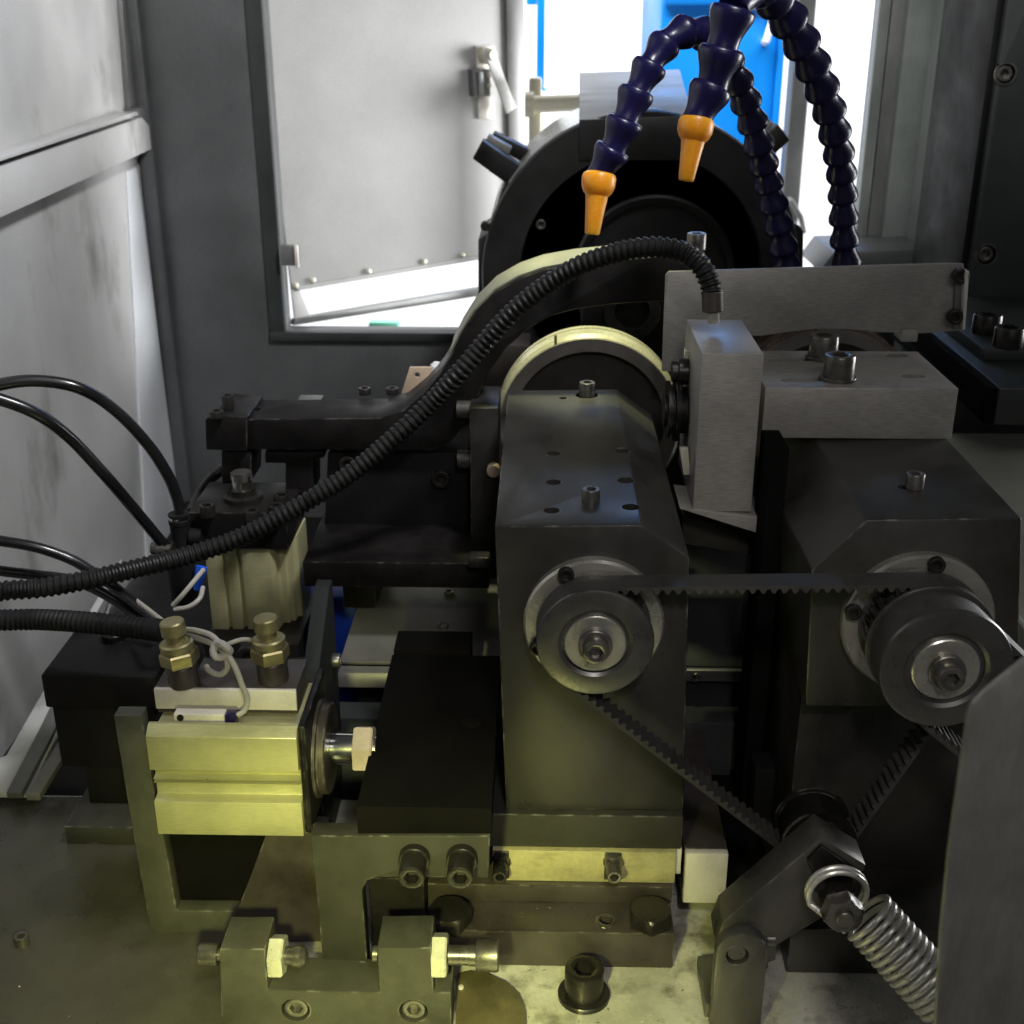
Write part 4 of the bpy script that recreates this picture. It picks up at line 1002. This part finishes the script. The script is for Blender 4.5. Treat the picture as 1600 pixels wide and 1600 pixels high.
# =================================================================== STOP BRACKET AND TONGUE
YSB = 0.600
stp = thing('stop_bracket', 'olive steel fork bracket with two facing stop screws, low on the bed', 'bracket', (aY(525, 1580, YSB).x, YSB + 0.02, 0))
o = obj('fork', ppY([(346, 1613), (343, 1483), (414, 1483), (419, 1547), (593, 1551), (589, 1482), (673, 1481), (678, 1551), (705, 1551), (706, 1613)], YSB, 0.030, 0.0010), 'fork_olive', stp)
cuts = [hole(aY(px, py, YSB), (0, -1, 0), 0.0092, 0.012) for px, py in ((462, 1578), (646, 1580))]
cut(o, *cuts)
for px, py in ((462, 1578), (646, 1580)):
    e = aY(px, py, YSB); obj('cap_screw', capscrew((e.x, YSB + 0.009, e.z), (0, -1, 0), 0.0076, 0.0080), 'screw_grey', stp)
ys = YSB + 0.010
e = aY(372, 1492, ys); zst = e.z
xl, xr_ = aY(346, 1500, YSB).x, aY(416, 1500, YSB).x
obj('screw_head', lathe((xl - 0.0004, ys, zst), (-1, 0, 0), [(0.0040, 0), (0.0040, 0.0042), (0.0072, 0.0044), (0.0072, 0.0160), (0.0064, 0.0168)], 30), 'screw_grey', stp)
def hexX(x0, s, z, r, h, rot=0.0): return lathe((x0, ys, z), (s, 0, 0), [(('h', r * 0.96), 0), (('h', r), h * 0.12), (('h', r), h * 0.88), (('h', r * 0.93), h)], 36, rot=rot)
obj('lock_nut', hexX(xr_ + 0.0004, 1, zst, 0.0135, 0.0092, R(30)), 'zinc', stp)
obj('screw_tip', lathe((xr_ + 0.0098, ys, zst), (1, 0, 0), [(0.0055, 0), (0.0055, 0.005), (0.0068, 0.0052), (0.0070, 0.010), (0.0050, 0.0130), (0.002, 0.0142)], 28), 'screw_grey', stp)
xl2, xr2 = aY(588, 1500, YSB).x, aY(674, 1500, YSB).x
zs3 = aY(700, 1492, ys).z
obj('screw_tip', lathe((xl2 - 0.0003, ys, zs3), (-1, 0, 0), [(0.0050, 0), (0.0050, 0.003), (0.003, 0.0042)], 24), 'screw_grey', stp)
xn = aY(644, 1492, ys).x
obj('lock_nut', hexX(xr2 + 0.0004 - 0.0006, 1, zs3, 0.0140, 0.0095, R(30)), 'zinc', stp)
obj('stop_screw', lathe((xr2 + 0.0098, ys, zs3), (1, 0, 0), [(0.0062, 0), (0.0062, 0.0130), (0.0066, 0.0132), (0.0066, 0.0172), (0.0094, 0.0176), (0.0100, 0.0186), (0.0100, 0.0310), (0.0092, 0.0320)], 36), 'screw_grey', stp)
YTG = 0.628
tg = thing('tongue_plate', 'olive steel tongue plate hanging down between the two stop screws', 'plate', (aY(540, 1500, YTG).x, YTG, aY(540, 1545, YTG).z))
obj('plate', ppY([(484, 1306), (766, 1306), (763, 1372), (590, 1371), (574, 1376), (566, 1392), (577, 1545), (508, 1541), (495, 1400)], YTG, 0.014, 0.0010), 'olive_steel', tg)
obj('shim', ppY([(562, 1503), (573, 1503), (577, 1543), (563, 1543)], YTG - 0.002, 0.0018, 0.0003), 'olive_steel', tg)
for px in (648, 722):
    e = aY(px, 1338, YTG)
    obj('spacer', lathe((e.x, YTG - 0.0003, e.z), (0, -1, 0), [(0.0098, 0), (0.0098, 0.005), (0.0092, 0.0056)], 36), 'screw_black', tg)
    obj('cap_screw', capscrew((e.x, YTG - 0.0062, e.z), (0, -1, 0), 0.0082, 0.0150), 'screw_black', tg)
# black slider plate pushed by the rod
zsl = 0.150
ysf = aZ(680, 1262, zsl).y
ysb_ = aZ(680, 1004, zsl).y
fl = aZ(557, 1260, zsl)
sl = thing('slider_plate', 'wide matte black slider plate joined to the drilled spindle block', 'slide', (fl.x + 0.07, ysf + 0.1, 0.13))
xrg = aY(775, 1000, YB).x - 0.001
zl = aY(650, 1305, ysf).z
obj('plate', prismZ([(fl.x, ysf), (aY(768, 1285, ysf).x, ysf), (aY(768, 1285, ysf).x, YSD - 0.0005), (xrg, YSD - 0.0005), (xrg, ysb_ - 0.02), (fl.x, ysb_ - 0.02)], zl, zsl, 0.0012), 'slider_black', sl)
obj('rear_step', box(fl.x + 0.001, aZ(736, 1012, zsl).x, ysb_ - 0.0195, ysb_ + 0.012, zl, zsl + 0.004, 0.0008), 'slider_black', sl)
obj('lug', box(fl.x + 0.004, fl.x + 0.05, 0.68, 0.735, 0.105, zl - 0.0003, 0.001), 'slider_black', sl)
e = aZ(738, 1130, zsl); obj('dowel', lathe((e.x, e.y, zsl + 0.0002), (0, 0, 1), [(0.007, 0), (0.007, 0.0012), (0.006, 0.0016)], 28), 'slider_black', sl)

# =================================================================== HORIZONTAL AIR CYLINDER
YCY = 0.660
def zc(py): return aY(360, py, YCY).z
x0, x1 = aY(231, 1180, YCY).x, aY(468, 1220, YCY).x
ac = thing('air_cylinder', 'pale yellowish aluminium air cylinder lying level with a chrome rod to its side', 'cylinder', ((x0 + x1) / 2, YCY + 0.04, zc(1305)))
Y_ = YCY
ZT = zc(1133) - 0.0042
prof = [(Y_, zc(1305)), (Y_, zc(1254)), (Y_ + 0.008, zc(1252)), (Y_ + 0.009, zc(1231)), (Y_ + 0.003, zc(1229)), (Y_ + 0.014, zc(1228.4)), (Y_ + 0.014, zc(1224.5)), (Y_ + 0.003, zc(1224)), (Y_ + 0.009, zc(1222)), (Y_ + 0.009, zc(1207)), (Y_, zc(1205)),
        (Y_, zc(1153)), (Y_ + 0.007, ZT), (Y_ + 0.010, ZT), (Y_ + 0.011, ZT - 0.010), (Y_ + 0.033, ZT - 0.010), (Y_ + 0.078, ZT - 0.010), (Y_ + 0.078, zc(1305))]
obj('body', prismX(prof, x0, x1, 0.0004), 'alu_body', ac)
rody = Y_ + 0.040
rodz = aY(515, 1179, rody - 0.008).z
obj('end_cap', box(x1 + 0.0003, x1 + 0.006, Y_ + 0.001, Y_ + 0.077, zc(1304), zc(1135), 0.003), 'black_steel', ac)
obj('collar', lathe((x1 + 0.0063, rody, rodz), (1, 0, 0), [(0.0330, 0), (0.0330, 0.002), (0.0305, 0.0026), (0.0305, 0.0072), (0.0295, 0.0080), (0.012, 0.0080)], 64), 'brown_steel', ac)
obj('rod', lathe((x1 + 0.0145, rody, rodz), (1, 0, 0), [(0.0108, 0), (0.0108, 0.0230), (0.0100, 0.0238), (0.0086, 0.024), (0.0086, 0.030)], 40), 'chrome', ac)
xn = aY(551, 1180, rody - 0.01).x
obj('rod_nut', lathe((xn, rody, rodz), (1, 0, 0), [(('h', 0.0155), 0), (('h', 0.0163), 0.0012), (('h', 0.0163), 0.0115), (('h', 0.0152), 0.0128)], 36, rot=R(30)), 'nut_pink', ac)
e = aY(330, 1118, Y_ + 0.024)
obj('sensor', box(aY(278, 1116, Y_ + 0.024).x, aY(356, 1116, Y_ + 0.024).x, Y_ + 0.0150, Y_ + 0.0230, ZT - 0.0098, ZT + 0.0022, 0.0006), 'pale_metal', ac)
obj('sensor_plug', box(aY(357, 1116, Y_ + 0.024).x, aY(372, 1116, Y_ + 0.024).x, Y_ + 0.0150, Y_ + 0.0230, ZT - 0.0098, ZT + 0.0018, 0.0006), 'hose_blue', ac)
obj('sensor_screw', lathe((aY(289, 1116, Y_ + 0.024).x, Y_ + 0.0148, ZT + 0.0002), (0, -1, 0), [(0.0022, 0), (0.0022, 0.001)], 16), 'screw_black', ac)
# bracket that carries it
YBR = 0.684
cbk = thing('cylinder_bracket', 'tall olive steel bracket at the blind end of the level air cylinder', 'bracket', (aY(250, 1470, YBR).x, YBR, 0))
obj('upright', ppY([(177, 1118), (221, 1118), (238, 1220), (262, 1340), (276, 1423), (374, 1424), (352, 1470), (238, 1470), (214, 1340), (194, 1220)], YBR, 0.012, 0.0010), 'fork_olive', cbk)
obj('web_plate', ppY([(232, 1190), (500, 1300), (500, 1468), (242, 1468)], YBR + 0.0125, 0.020, 0.0008), 'slider_black', cbk)
A = xz([(417, 1300), (510, 1300), (520, 1440), (508, 1472), (352, 1472)], YBR - 0.006)
obj('side_web', prismY(A, YBR - 0.006, YBR + 0.0120, 0.0010), 'brown_steel', cbk)
# plate with fittings behind and above the cylinder
YPL = Y_ + 0.0335
zpl = aY(350, 1078, YPL).z
x0p, x1p = aY(242, 1094, YPL).x, aY(463, 1094, YPL).x
fm = thing('fitting_plate', 'dark plate with a bright front edge carrying two brass fittings, above the cylinder', 'plate', ((x0p + x1p) / 2, YPL + 0.03, aY(350, 1110, YPL).z))
obj('front_edge', box(x0p, x1p, YPL, YPL + 0.003, aY(350, 1109, YPL).z, zpl, 0.0005), 'pale_metal', fm)
obj('plate', box(x0p, x1p, YPL + 0.0031, aZ(350, 1028, zpl).y, ZT - 0.0096, zpl, 0.0008), 'brown_steel', fm)
def fitting(label, pxb, pyb, lean):
    e = aZ(pxb, pyb, zpl)
    t = thing('speed_fitting', label, 'fitting', (e.x, e.y, zpl), 'brass flow fittings')
    ax = Vector((lean, 0.0, 1)).normalized(); b0 = Vector((e.x, e.y, zpl + 0.0002))
    obj('base', lathe(b0, ax, [(0.0098, 0), (0.0102, 0.001), (0.0102, 0.014), (0.0090, 0.0155)], 32), 'brown_steel', t)
    obj('hex_body', lathe(b0 + ax * 0.0157, ax, [(('h', 0.0122), 0), (('h', 0.0128), 0.001), (('h', 0.0128), 0.0082), (('h', 0.0118), 0.0095)], 36, rot=0.4), 'brass', t)
    obj('lock_ring', lathe(b0 + ax * 0.0254, ax, [(0.0105, 0), (0.0110, 0.0006), (0.0110, 0.0052), (0.0096, 0.0062), (0.0062, 0.0062), (0.0058, 0.0110)], 32), 'brass', t)
    obj('knob', lathe(b0 + ax * 0.0366, ax, [(0.0070, 0), (0.0082, 0.0006), (0.0080, 0.0086), (0.0072, 0.0096)], 28), 'brass', t)
    obj('elbow', lathe(b0 + ax * 0.008 + Vector((0, 0.0104, 0)), (0, 1, 0), [(0.0075, 0), (0.0075, 0.014)], 24), 'black_steel', t)
    return b0 + ax * 0.030
f1 = fitting('brass flow fitting with knob at the end of the thick corrugated sleeve', 290, 1068, -0.10)
f2 = fitting('brass flow fitting with knob in front of the upright ribbed cylinder', 428, 1062, -0.05)
# grey wires with a knot
wi = thing('grey_wire', 'knotted thin grey wires looping over the fitting plate down to the sensor', 'wire', aY(350, 1010, 0.72))
def wire(pts, r=0.0016): return obj('strand', sweep(catmull([aY(x, y, Y) for x, y, Y in pts], 8), r, 8), 'wire_grey', wi)
wire([(285, 983, 0.715), (305, 985, 0.705), (330, 993, 0.697), (348, 1012, 0.690), (366, 1040, 0.687), (378, 1070, 0.6865), (386, 1094, 0.6865), (382, 1110, 0.684), (370, 1118, 0.681)], 0.0019)
wire([(288, 992, 0.715), (310, 998, 0.705), (336, 1008, 0.694), (352, 1024, 0.690), (355, 1044, 0.690), (343, 1054, 0.692), (327, 1048, 0.696), (322, 1041, 0.700)], 0.0019)
wire([(342, 1014, 0.690), (362, 1004, 0.694), (382, 999, 0.700), (404, 1003, 0.712)], 0.0015)
kn = aY(346, 1016, 0.688)
obj('knot', sweep([kn + Vector((0.0052 * math.cos(t), -0.002 * math.sin(2 * t), 0.0048 * math.sin(t))) for t in [2 * math.pi * i / 14 for i in range(15)]], 0.0026, 8), 'wire_grey', wi)
wire([(270, 946, 0.80), (285, 930, 0.80), (300, 912, 0.805), (318, 890, 0.82)], 0.0018)
wire([(272, 952, 0.80), (295, 948, 0.80), (312, 935, 0.805), (317, 918, 0.82)], 0.0018)

# =================================================================== UPRIGHT AIR CYLINDER
YVC = 0.955
def cx_(px): return aY(px, 930, YVC).x
vz0, vz1 = aY(390, 984, YVC).z, aY(390, 857, YVC).z
vc = thing('air_cylinder', 'ribbed yellowish aluminium air cylinder standing upright below the clamp arm', 'cylinder', (cx_(390), YVC + 0.035, vz0))
Yv = YVC
prof = [(cx_(327), Yv), (cx_(352), Yv), (cx_(353), Yv + 0.005), (cx_(357), Yv + 0.005), (cx_(358), Yv + 0.001), (cx_(375), Yv + 0.001), (cx_(376), Yv + 0.006), (cx_(381), Yv + 0.006), (cx_(382), Yv + 0.001), (cx_(397), Yv), (cx_(427), Yv), (cx_(433), Yv + 0.004),
        (cx_(435), Yv + 0.014), (cx_(444), Yv + 0.014), (cx_(446), Yv + 0.018), (cx_(452), Yv + 0.018), (cx_(453), Yv + 0.026), (cx_(460), Yv + 0.028), (cx_(460), Yv + 0.07), (cx_(327), Yv + 0.07)]
obj('body', prismZ(prof, vz0, vz1 - 0.0002, 0.0004), 'alu_body', vc)
hz1 = aY(380, 800, YVC).z
obj('head', box(cx_(308), cx_(458), YVC - 0.002, YVC + 0.072, vz1, hz1, 0.0015), 'black_steel', vc)
obj('gland', lathe(aY(368, 800, YVC + 0.0) + Vector((0, 0.03, 0.0002)), (0, 0, 1), [(0.017, 0), (0.017, 0.004), (0.011, 0.0045), (0.011, 0.010)], 40), 'screw_black', vc)
obj('rod', lathe(aY(368, 800, YVC) + Vector((0, 0.03, 0.0104)), (0, 0, 1), [(0.0085, 0), (0.0085, 0.012)], 32), 'chrome', vc)
obj('rod_nut', lathe(aY(366, 776, YVC) + Vector((0, 0.03, 0.004)), (0, 0, 1), [(('h', 0.0095), 0), (('h', 0.0095), 0.006), (0.0088, 0.007)], 36), 'screw_grey', vc)
for px, py in ((325, 806), (395, 814), (432, 806), (440, 790)):
    e = aZ(px, py, hz1); obj('cap_screw', capscrew((e.x, min(e.y, YVC + 0.06), hz1 + 0.0002), (0, 0, 1), 0.0065, 0.010), 'screw_black', vc)
bkt = thing('cylinder_mount', 'black steel mount below the upright ribbed cylinder, behind the brass fittings', 'bracket', (cx_(390), 0.95, -0.045))
mz = vz0 - 0.0004
obj('block', box(cx_(322), cx_(470), 0.930, 1.03, 0.004, mz, 0.0015), 'black_steel', bkt)
obj('ear', box(cx_(312), cx_(500), 0.915, 0.9297, 0.03, mz - 0.012, 0.001), 'black_steel', bkt)
e = aY(392, 1022, 0.914); obj('cap_screw', capscrew((e.x, 0.9147, e.z), (0, -1, 0), 0.011, 0.010), 'screw_black', bkt)
spl = thing('side_plate', 'dark grey upright side plate between the two air cylinders and the slider', 'plate', aY(510, 1140, 0.85))
X_ = aY(524, 980, 0.86).x - 0.006
zA = aY(512, 905, 0.86).z
ptsY = [(0.86, 0.060), (0.86, zA), (0.845, zA), (0.775, zA - 0.045), (0.765, zA - 0.055), (0.765, 0.060)]
obj('plate', prismX(ptsY, X_ - 0.006, X_ + 0.006, 0.0010), 'cast_matte', spl)
obj('rail', box(X_ - 0.040, X_ - 0.0064, 0.79, 0.855, 0.070, 0.098, 0.001), 'black_steel', spl)
for Yq, zq in ((0.785, 0.100), (0.84, 0.135)):
    obj('cap_screw', capscrew((X_ + 0.0062, Yq, zq), (1, 0, 0), 0.006, 0.006), 'screw_grey', spl)
obj('leg', box(X_ - 0.005, X_ + 0.005, 0.77, 0.855, 0.0005, 0.0597, 0.001), 'black_steel', spl)

# =================================================================== BLACK SOLENOID BOX
YBX = 0.80
bzx = [aY(x, 1130, YBX).x for x in (75, 212)]
bt, bm_, bb = aY(140, 1056, YBX).z, aY(140, 1108, YBX).z, aY(140, 1204, YBX).z
sb = thing('solenoid_box', 'black boxy solenoid valve on a pale base block beside the pale side wall', 'valve', ((bzx[0] + bzx[1]) / 2, 0.84, bb))
obj('cover', box(bzx[0], bzx[1] + 0.02, YBX, YBX + 0.076, bm_ + 0.0004, bt, 0.002), 'black_paint', sb)
obj('body', box(bzx[0] + 0.003, aY(186, 1160, YBX).x + 0.03, YBX + 0.004, YBX + 0.073, bb, bm_, 0.002), 'black_paint', sb)
obj('knob', lathe(aZ(178, 1000, bt) + Vector((0, 0, 0.0002)), (0, 0, 1), [(0.009, 0), (0.009, 0.006), (0.008, 0.007)], 28), 'black_steel', sb)
bp0, bp1 = aY(103, 1312, 0.78), aY(235, 1312, 0.78)
bz1 = aY(150, 1292, 0.78).z
bsb = thing('base_block', 'low dull steel base block under the black solenoid box', 'block', (bp0.x + 0.05, 0.81, 0))
obj('block', box(bp0.x, bp1.x, 0.78, 0.856, 0.0032, bz1, 0.0012), 'olive_steel', bsb)
obj('riser', box(bp0.x + 0.01, bp1.x - 0.01, 0.81, 0.855, bz1 + 0.0003, bb - 0.0004, 0.001), 'black_paint', bsb)
e = aZ(36, 1480, 0)
bs2 = thing('floor_screw', 'small worn cap screw alone on the dark bed, far from the other parts', 'screw', e)
obj('head', capscrew((e.x, e.y, 0.0004), (0, 0, 1), 0.0050, 0.010), 'screw_grey', bs2)
obj('washer', lathe((e.x, e.y, 0.0001), (0, 0, 1), [(0.0062, 0), (0.0062, 0.0003)], 28), 'screw_grey', bs2)

# =================================================================== HOSES AND CONDUITS
def tube(name, label, cat, pts, rpx, m, group=None, rib=None):
    P = catmull([aY(x, y, Y) for x, y, Y in pts], 14)
    t = thing(name, label, cat, P[-1], group)
    r = mm(rpx, pts[len(pts) // 2][2], pts[len(pts) // 2][1])
    if rib:
        P = resample(P, rib / 4)
        o = obj('sleeve', sweep(P, lambda i: r * (1.0 if i % 4 in (0, 1) else 0.84), 18), m, t, True, 25)
    else:
        o = obj('tube', sweep(P, r, 16), m, t)
    return t, P, r
t, P, r = tube('corrugated_conduit', 'long black corrugated conduit snaking across the arm to the upright aluminium bracket', 'conduit',
    [(-60, 938, 0.83), (0, 924, 0.83), (70, 918, 0.84), (150, 903, 0.85), (230, 884, 0.87), (300, 866, 0.89), (380, 838, 0.90), (475, 786, 0.91), (550, 738, 0.92), (622, 678, 0.93), (674, 628, 0.94), (716, 584, 0.94), (757, 536, 0.945), (805, 484, 0.945), (868, 436, 0.94), (930, 405, 0.93), (1005, 387, 0.92), (1062, 392, 0.91), (1095, 415, 0.90), (1110, 445, 0.895), (1113, 462, 0.892)], 15.5, 'rubber', None, 0.0052)
c0, c1 = aY(1113, 456, 0.892), aY(1114, 486, 0.89)
obj('end_sleeve', lathe(c0, c1 - c0, [(0.0080, 0), (0.0080, (c1 - c0).length), (0.006, (c1 - c0).length + 0.001)], 24), 'brown_steel', t)
c2_ = aY(1115, 508, 0.89)
obj('cable', sweep([c1, c2_ + Vector((0, 0, 0.002))], 0.0045, 14), 'wire_grey', t)
t, P, r = tube('cable_sleeve', 'straight thick black corrugated sleeve ending above the black solenoid box', 'conduit',
    [(-60, 970, 0.80), (0, 969, 0.80), (60, 968, 0.80), (130, 972, 0.79), (190, 978, 0.785), (243, 984, 0.78)], 17.5, 'rubber', None, 0.0040)
obj('end_band', lathe(P[-1], P[-1] - P[-3], [(r * 1.04, -0.006), (r * 1.04, 0.006), (r * 0.7, 0.007)], 24), 'black_paint', t)
HG = 'black air hoses entering past the side wall'
tube('air_hose', 'uppermost black air hose, arching high and dropping into the silver ringed fitting', 'hose', [(-60, 622, 0.88), (0, 601, 0.89), (60, 595, 0.90), (125, 607, 0.91), (180, 641, 0.925), (230, 693, 0.935), (262, 742, 0.942), (276, 776, 0.945), (281, 797, 0.945)], 9.5, 'hose_black', HG)
tube('air_hose', 'second black air hose, sloping down under the arched one to the fitting body', 'hose', [(-60, 610, 0.84), (0, 624, 0.85), (60, 648, 0.86), (110, 685, 0.875), (160, 738, 0.89), (205, 790, 0.91), (240, 832, 0.925), (262, 858, 0.935)], 9.5, 'hose_black', HG)
tube('air_hose', 'third black air hose, crossing behind the corrugated conduit towards the brass fitting', 'hose', [(-60, 838, 0.86), (0, 845, 0.865), (60, 856, 0.87), (115, 876, 0.875), (160, 904, 0.87), (195, 930, 0.86), (225, 955, 0.85), (252, 972, 0.84)], 8.5, 'hose_black', HG)
tube('air_hose', 'lowest black air hose, dipping under the corrugated conduit', 'hose', [(-60, 884, 0.87), (0, 892, 0.875), (60, 899, 0.88), (110, 906, 0.88), (150, 921, 0.875), (190, 945, 0.865), (225, 975, 0.85)], 8.5, 'hose_black', HG)
tube('grey_cable', 'thin grey cable running between the black hoses to the brass fitting', 'cable', [(165, 900, 0.90), (195, 925, 0.87), (225, 948, 0.845), (256, 972, 0.80)], 4.0, 'wire_grey')
tube('air_hose', 'short black air hose curving up behind the upright cylinder head', 'hose', [(300, 800, 1.0), (312, 772, 1.02), (330, 748, 1.04), (352, 730, 1.05)], 8, 'hose_black', HG)
# push-in fittings at the cylinder head
e = aY(284, 852, 0.945)
pf = thing('push_fitting', 'black push-in fitting with a silver ring at the end of the arched hose', 'fitting', e)
obj('body', lathe(e, (0, 0, 1), [(0.0082, 0), (0.0082, 0.020), (0.0088, 0.0205), (0.0088, 0.024), (0.0082, 0.0245)], 28), 'black_paint', pf)
obj('ring', lathe(e + Vector((0, 0, 0.0247)), (0, 0, 1), [(0.0084, 0), (0.0084, 0.0022), (0.0078, 0.0026)], 28), 'chrome', pf)
obj('release_collar', lathe(e + Vector((0, 0, 0.0275)), (0, 0, 1), [(0.0086, 0), (0.0086, 0.0016), (0.0064, 0.0022)], 28), 'black_paint', pf)
obj('elbow', lathe(e + Vector((0.0084, 0, 0.008)), (1, 0, 0), [(0.0075, 0), (0.0075, 0.010)], 24), 'black_paint', pf)
e = aY(290, 938, 0.925)
pf2 = thing('push_fitting', 'black elbow fitting with a blue release ring beside the upright ribbed cylinder', 'fitting', e)
obj('body', lathe(e, (0, 0, 1), [(0.010, 0), (0.012, 0.004), (0.012, 0.034), (0.010, 0.040)], 28), 'black_paint', pf2)
g_ = aY(312, 900, 0.915)
obj('release_ring', lathe(g_, (0.25, 0.3, 1), [(0.0026, -0.012), (0.0040, -0.004), (0.0050, 0.006), (0.0050, 0.008)], 18), 'solenoid_blue', pf2)
e = aY(258, 857, 0.93)
gsn = thing('grey_screw', 'stubby grey screw sticking out sideways from the hose fitting', 'screw', e)
obj('head', lathe(e, (-1, 0, 0), [(0.0035, -0.006), (0.0035, 0), (0.0055, 0.0002), (0.0055, 0.0105), (0.0048, 0.0115)], 24), 'screw_grey', gsn)
obj('washer', lathe(e + Vector((0.0062, 0, 0)), (1, 0, 0), [(0.0065, 0), (0.0065, 0.0012)], 24), 'screw_black', gsn)

# =================================================================== GRINDING CHIPS AND SPECKS
bm = NB()
rc = random.Random(11)
def chip(x, y, z, s):
    a = rc.uniform(0, 6.28); l = s * rc.uniform(0.6, 2.2); w = s * rc.uniform(0.25, 0.6); h = s * rc.uniform(0.2, 0.6)
    ca, sa = math.cos(a), math.sin(a)
    P_ = [(-l, -w, 0), (l, -w * 0.5, 0), (l * 0.8, w, 0), (-l * 0.7, w * 0.8, 0), (-l * 0.2, 0, h), (l * 0.5, w * 0.2, h * 0.8)]
    v = [bm.verts.new((x + ca * p[0] - sa * p[1], y + sa * p[0] + ca * p[1], z + p[2])) for p in P_]
    for f in ((3, 2, 1, 0), (0, 1, 5, 4), (1, 2, 5), (2, 3, 4, 5), (3, 0, 4)): bm.faces.new([v[i] for i in f])
for i in range(220):
    px = rc.uniform(0, 1460); py = 1600 - 360 * rc.random() ** 1.6
    e = aZ(px, py, 0.0032)
    chip(e.x, e.y, 0.0032 if px < 352 else 0.0003, rc.uniform(0.0003, 0.0008))
for i in range(90):
    e = aZ(rc.uniform(690, 1050), rc.uniform(1418, 1452), rz); chip(e.x, e.y, rz + 0.0001, rc.uniform(0.0003, 0.0008))
tag(obj('metal_chips', bm, 'screw_grey', None, False), kind='stuff')
